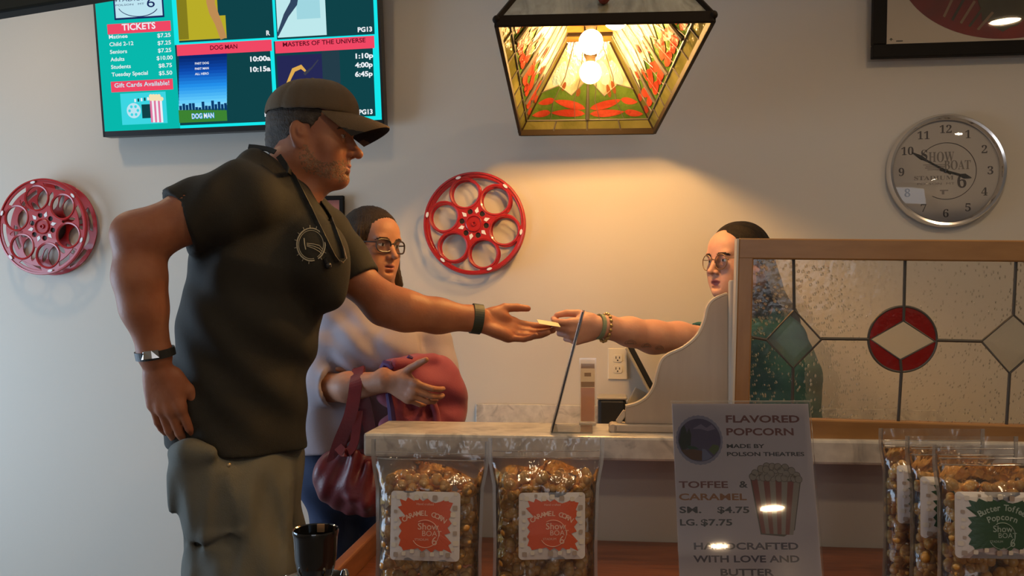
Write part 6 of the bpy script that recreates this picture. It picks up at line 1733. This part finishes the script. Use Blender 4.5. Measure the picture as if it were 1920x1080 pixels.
S.el(P(672, 838, 2.25), (0.055, 0.035, 0.030), None, 0.012, '-')
S.build('bag_body', M_bag, tb, 0.0045)
itb = tb.matrix_basis.inverted()
def strapw(name, pts, ups, w, m, th=0.005):
    o = MB().ribbon(smooth3(pts), Vector(ups), w, th).build(name, m, tb); o.data.transform(itb); return o
def smooth3(p, n=6):
    p = [np.asarray(q, float) for q in p]; out = []
    for i in range(len(p) - 1):
        p0, p1, p2, p3 = p[max(i - 1, 0)], p[i], p[i + 1], p[min(i + 2, len(p) - 1)]
        for k in range(n):
            t = k / n; out.append(0.5 * (2 * p1 + (p2 - p0) * t + (2 * p0 - 5 * p1 + 4 * p2 - p3) * t * t + (3 * p1 - p0 - 3 * p2 + p3) * t ** 3))
    return out + [p[-1]]
strapw('strap', [P(622, 878, 2.215), P(636, 832, 2.215), P(655, 785, 2.215), P(664, 745, 2.225), P(668, 712, 2.245), P(672, 690, 2.30)], (1, 0, 0.35), 0.036, M_bag)
strapw('strap', [P(704, 880, 2.26), P(698, 830, 2.27), P(690, 785, 2.275), P(682, 745, 2.28), P(676, 715, 2.285), P(674, 690, 2.31)], (1, 0, -0.2), 0.034, M_bag)
strapw('strap_loop', [P(634, 838, 2.205), P(648, 850, 2.19), P(662, 836, 2.195), P(668, 805, 2.21), P(672, 770, 2.22)], (1, 0, 0.3), 0.024, M_bag)
# ------------------------------------------------------------------ the clerk behind the ledge
CD = 2.46
M_skc = skin('pale_rosy_skin', (0.60, 0.335, 0.235), (0.54, 0.26, 0.18)); M_lipc = mat('lip_pink', (0.42, 0.13, 0.12), 0.4)
M_teal = mat('teal_cotton', (0.012, 0.085, 0.080), 0.85, bump=0.12, bscale=400)
M_hairc = mat('near_black_hair', (0.010, 0.0065, 0.0045), 0.55, noise=0.8, nscale=30, color2=(0.022, 0.014, 0.009), stretch=(6, 6, 0.8), bump=0.5, bscale=120, spec=0.2)
clk = empty('person', 'young clerk in round glasses and teal shirt behind the partition, passing a card across', 'person', (P(1440, 800, CD)[0], CD, 0))
yc = R(180 + 27)
hc = HeadFrame(P(1382, 490, CD), yc, R(0), R(0), 0.945)
Fc = nrm((-0.93, -0.37, 0)); Lc = nrm((-Fc[1], Fc[0], 0))
nbc = P(1412, 585, CD + 0.03)
shLc, elLc, wrLc = P(1400, 640, 2.38), P(1272, 634, 2.24), P(1132, 614, 2.135)
shRc = P(1470, 640, 2.66)
def clk_torso(S, inf, k=0.03):
    pr = [(1465, 860, 2.47, 0.125, 1.22), (1452, 760, 2.48, 0.112, 1.25), (1446, 690, 2.5, 0.112, 1.35), (1440, 640, 2.51, 0.085, 1.7)]
    for a, b in zip(pr[:-1], pr[1:]): S.erc(P(*a[:3]), P(*b[:3]), a[3] + inf, b[3] + inf, Lc, (a[4] + b[4]) / 2, 0.02)
    S.chain([shLc, P(1440, 625, 2.51), shRc], [0.050 + inf, 0.06 + inf, 0.050 + inf], k); S.rc(P(1436, 618, 2.5), nbc, 0.05 + inf, 0.044 + inf, k)
    S.el(P(1408, 690, 2.43), (0.06 + inf, 0.07 + inf, 0.06 + inf), None, 0.04); S.el(P(1420, 690, 2.55), (0.06 + inf, 0.07 + inf, 0.06 + inf), None, 0.04)
S = SDF(0.02)
clk_torso(S, -0.014)
head(S, hc, nose=0.85, jaw=0.92, lips=1.15, open_=0.010, neck_to=nbc, neck_r=0.050)
S.chain([shLc, P(1340, 645, 2.31), elLc], [0.046, 0.046, 0.043], 0.02)
S.chain([elLc, P(1225, 632, 2.20), P(1180, 622, 2.17), wrLc], [0.044, 0.044, 0.038, 0.027], 0.02)
S.chain([shRc, P(1500, 740, 2.68), P(1500, 850, 2.60)], [0.046, 0.042, 0.04], 0.02); S.rc(P(1500, 850, 2.60), P(1440, 870, 2.44), 0.038, 0.026, 0.02)
hd = nrm(P(1060, 626, 2.11) - P(1122, 616, 2.132))
hand(S, P(1126, 613, 2.132), hd, (0.1, -0.25, 1), [(40, 60, 34), (54, 70, 42), (62, 74, 46), (66, 74, 46)], (2, 0, -2, -5), ((0.80, 0.35, -0.50), (0.90, 0.06, -0.42), (0.96, -0.12, -0.20)), 0.94, zup=(0, -1, 0), fat=0.95)
hand(S, P(1432, 872, 2.42), (-1, -0.3, -0.1), (0, -0.6, 0.8), [(20, 30, 20)] * 4, zup=(0, 0.8, 0.6), s=0.92, fat=0.92)
S.build('body', [M_skc, M_lipc, M_eyew, M_iris, M_hairb], clk, 0.0034, face_region(hc, True, 1.0))
# teal shirt
S = SDF(0.03)
cf = P(1310, 643, 2.285); dcf = nrm(elLc - shLc); cff, dcff = cf.astype(np.float32), dcf.astype(np.float32)
S.chain([shLc, cf], [0.060, 0.058], 0.02); S.chain([shRc, P(1490, 705, 2.68)], [0.060, 0.058], 0.02)
S.fn(lambda q: np.where(((q - cff) ** 2).sum(1) < 0.02, (q - cff) @ dcff, -1.0), '&', 0.003); S.rc(cf - dcf * 0.02, cf + dcf * 0.08, 0.051, 0.054, 0.004, '-')
clk_torso(S, 0.006)
S.fn(lambda q: 0.004 * np.sin(50 * q[:, 0] + 45 * q[:, 2] + 10 * q[:, 1]), 'd')
S.rc(nbc + (0, 0, 0.03), nbc + (-0.05, 0, 0.15), 0.058, 0.064, 0.01, '-')
S.build('shirt', M_teal, clk, 0.0055)
S = SDF(0.03)
S.erc(P(1465, 850, 2.47), P(1468, 900, 2.47), 0.122, 0.122, Lc, 1.2)
for d_, y_ in ((2.40, 0), (2.54, 0)):
    S.chain([P(1462, 900, d_), P(1455, 1100, d_), np.array([P(1455, 0, d_)[0], d_, 0.05])], [0.082, 0.060, 0.045], 0.02)
S.fn(lambda q: 0.0 * q[:, 0], 'd'); S.build('trousers', mat('black_trousers', (0.012, 0.012, 0.014), 0.85), clk, 0.008)
for d_ in (2.40, 2.54):
    c = np.array([P(1455, 0, d_)[0], d_, 0.0]); S = SDF(0.03); S.chain([c + (0.05, 0, 0.045), c + (-0.14, 0, 0.035)], [0.04, 0.03]); S.rc(c + (0, 0, 0.05), c + (0, 0, 0.1), 0.045, 0.046)
    S.fn(lambda q: 0.002 - q[:, 2], '&', 0.003); S.build('shoe', M_shoe, clk, 0.008)
# hair pulled back, falling long behind the shoulders
S = SDF(0.02); s_ = hc.s; Mc = hc.M()
S.el(hc.w(-0.016, 0, 0.040), np.array([0.105, 0.085, 0.091]) * s_, Mc, 0.02)
S.chain([hc.w(-0.085, 0, 0.02), hc.w(-0.105, 0, -0.06), P(1462, 600, 2.53), P(1492, 690, 2.57), P(1505, 770, 2.57)], [0.050, 0.050, 0.052, 0.050, 0.034], 0.03)
for q_ in (-1, 1): S.chain([hc.w(-0.03, q_ * 0.070, 0.0), hc.w(-0.06, q_ * 0.065, -0.07), P(1430 + q_ * -12, 590, 2.5 - q_ * 0.06)], [0.032, 0.038, 0.036], 0.03)
def cutc(q):
    l = hc.loc(q); x, y, z = l[:, 0], l[:, 1], l[:, 2]
    e = np.sqrt(((x - 0.110) / 0.116) ** 2 + (y / 0.098) ** 2 + ((z + 0.035) / 0.130) ** 2)
    return -(e - 1) * 0.06
S.fn(cutc, '&', 0.005)
S.fn(lambda q: 0.0012 * np.sin(180 * q[:, 1] + 90 * q[:, 0] + 3 * np.sin(20 * q[:, 2])), 'd')
S.build('hair', M_hairc, clk, 0.0042)
M_gc = mat('amber_tortoise', (0.20, 0.10, 0.035), 0.3)
glasses(clk, hc, M_gc, 0.0325, 0.0245, 0.0245, 0.0015, x0=0.101, z0=-0.006)
M_bead = mat('gold_bead', (0.55, 0.38, 0.16), 0.3, metal=0.8); M_sage = mat('sage_band', (0.20, 0.25, 0.17), 0.6)
wdir = nrm(wrLc - P(1180, 622, 2.17)); pb = wrLc - wdir * 0.004
u_ = nrm(np.array([0, 0, 1.0]) - wdir * wdir[2]); v_ = np.cross(wdir, u_)
mbz = MB()
for k in range(18):
    a_ = R(20 * k); mbz.sphere(pb + (u_ * math.cos(a_) * 1.22 + v_ * math.sin(a_)) * 0.0300, 0.0052, 8, 6)
mbz.build('beaded_bracelet', M_bead, clk, smooth=True, world=True)
band(clk, wrLc + wdir * 0.014, wdir, 0.0265, 1.22, 0.011, M_sage, 'fabric_bracelet', (0, 0, 1))
# tattoos on the forearm
ick = clk.matrix_basis.inverted(); bodyc = [c for c in clk.children if c.name.startswith('body')][0]
def surfc(px, py, off=0.0006):
    a_ = ick @ Vector((0, 0, CAMH)); b_ = ick @ Vector(P(px, py, 1.0)); ok, loc, n_, _i = bodyc.ray_cast(a_, (b_ - a_).normalized())
    return (loc + n_ * off) if ok else None
M_tat = mat('tattoo_ink', (0.26, 0.17, 0.13), 0.6)
for cxp, cyp, w_ in ((1182, 642, 11), (1212, 648, 9), (1236, 652, 8)):
    mbz = MB(); ps = [surfc(cxp + w_ * math.cos(R(a_)), cyp + 3.6 * math.sin(R(a_)) + 1.5 * math.cos(R(2 * a_))) for a_ in range(0, 360, 20)]; ce = surfc(cxp, cyp)
    if ce is not None and all(p is not None for p in ps):
        mbz.tube(ps, 0.0008, n=5, closed=True); mbz.tube([p * 0.55 + ce * 0.45 for p in ps], 0.0007, n=5, closed=True); mbz.build('tattoo', M_tat, bodyc)
# the card being handed over
cp = P(1028, 606, 2.088)
card = MB().prism(rrect(-0.028, -0.0005, 0.030, 0.0005, 0.0003, 2), -0.020, 0.020).build('payment_card', mat('cream_card', (0.75, 0.66, 0.42), 0.4), None)
card.location = cp; card.rotation_euler = (R(16), R(9), R(10)); tag(card, 'small pale card held between the two reaching hands', 'card')
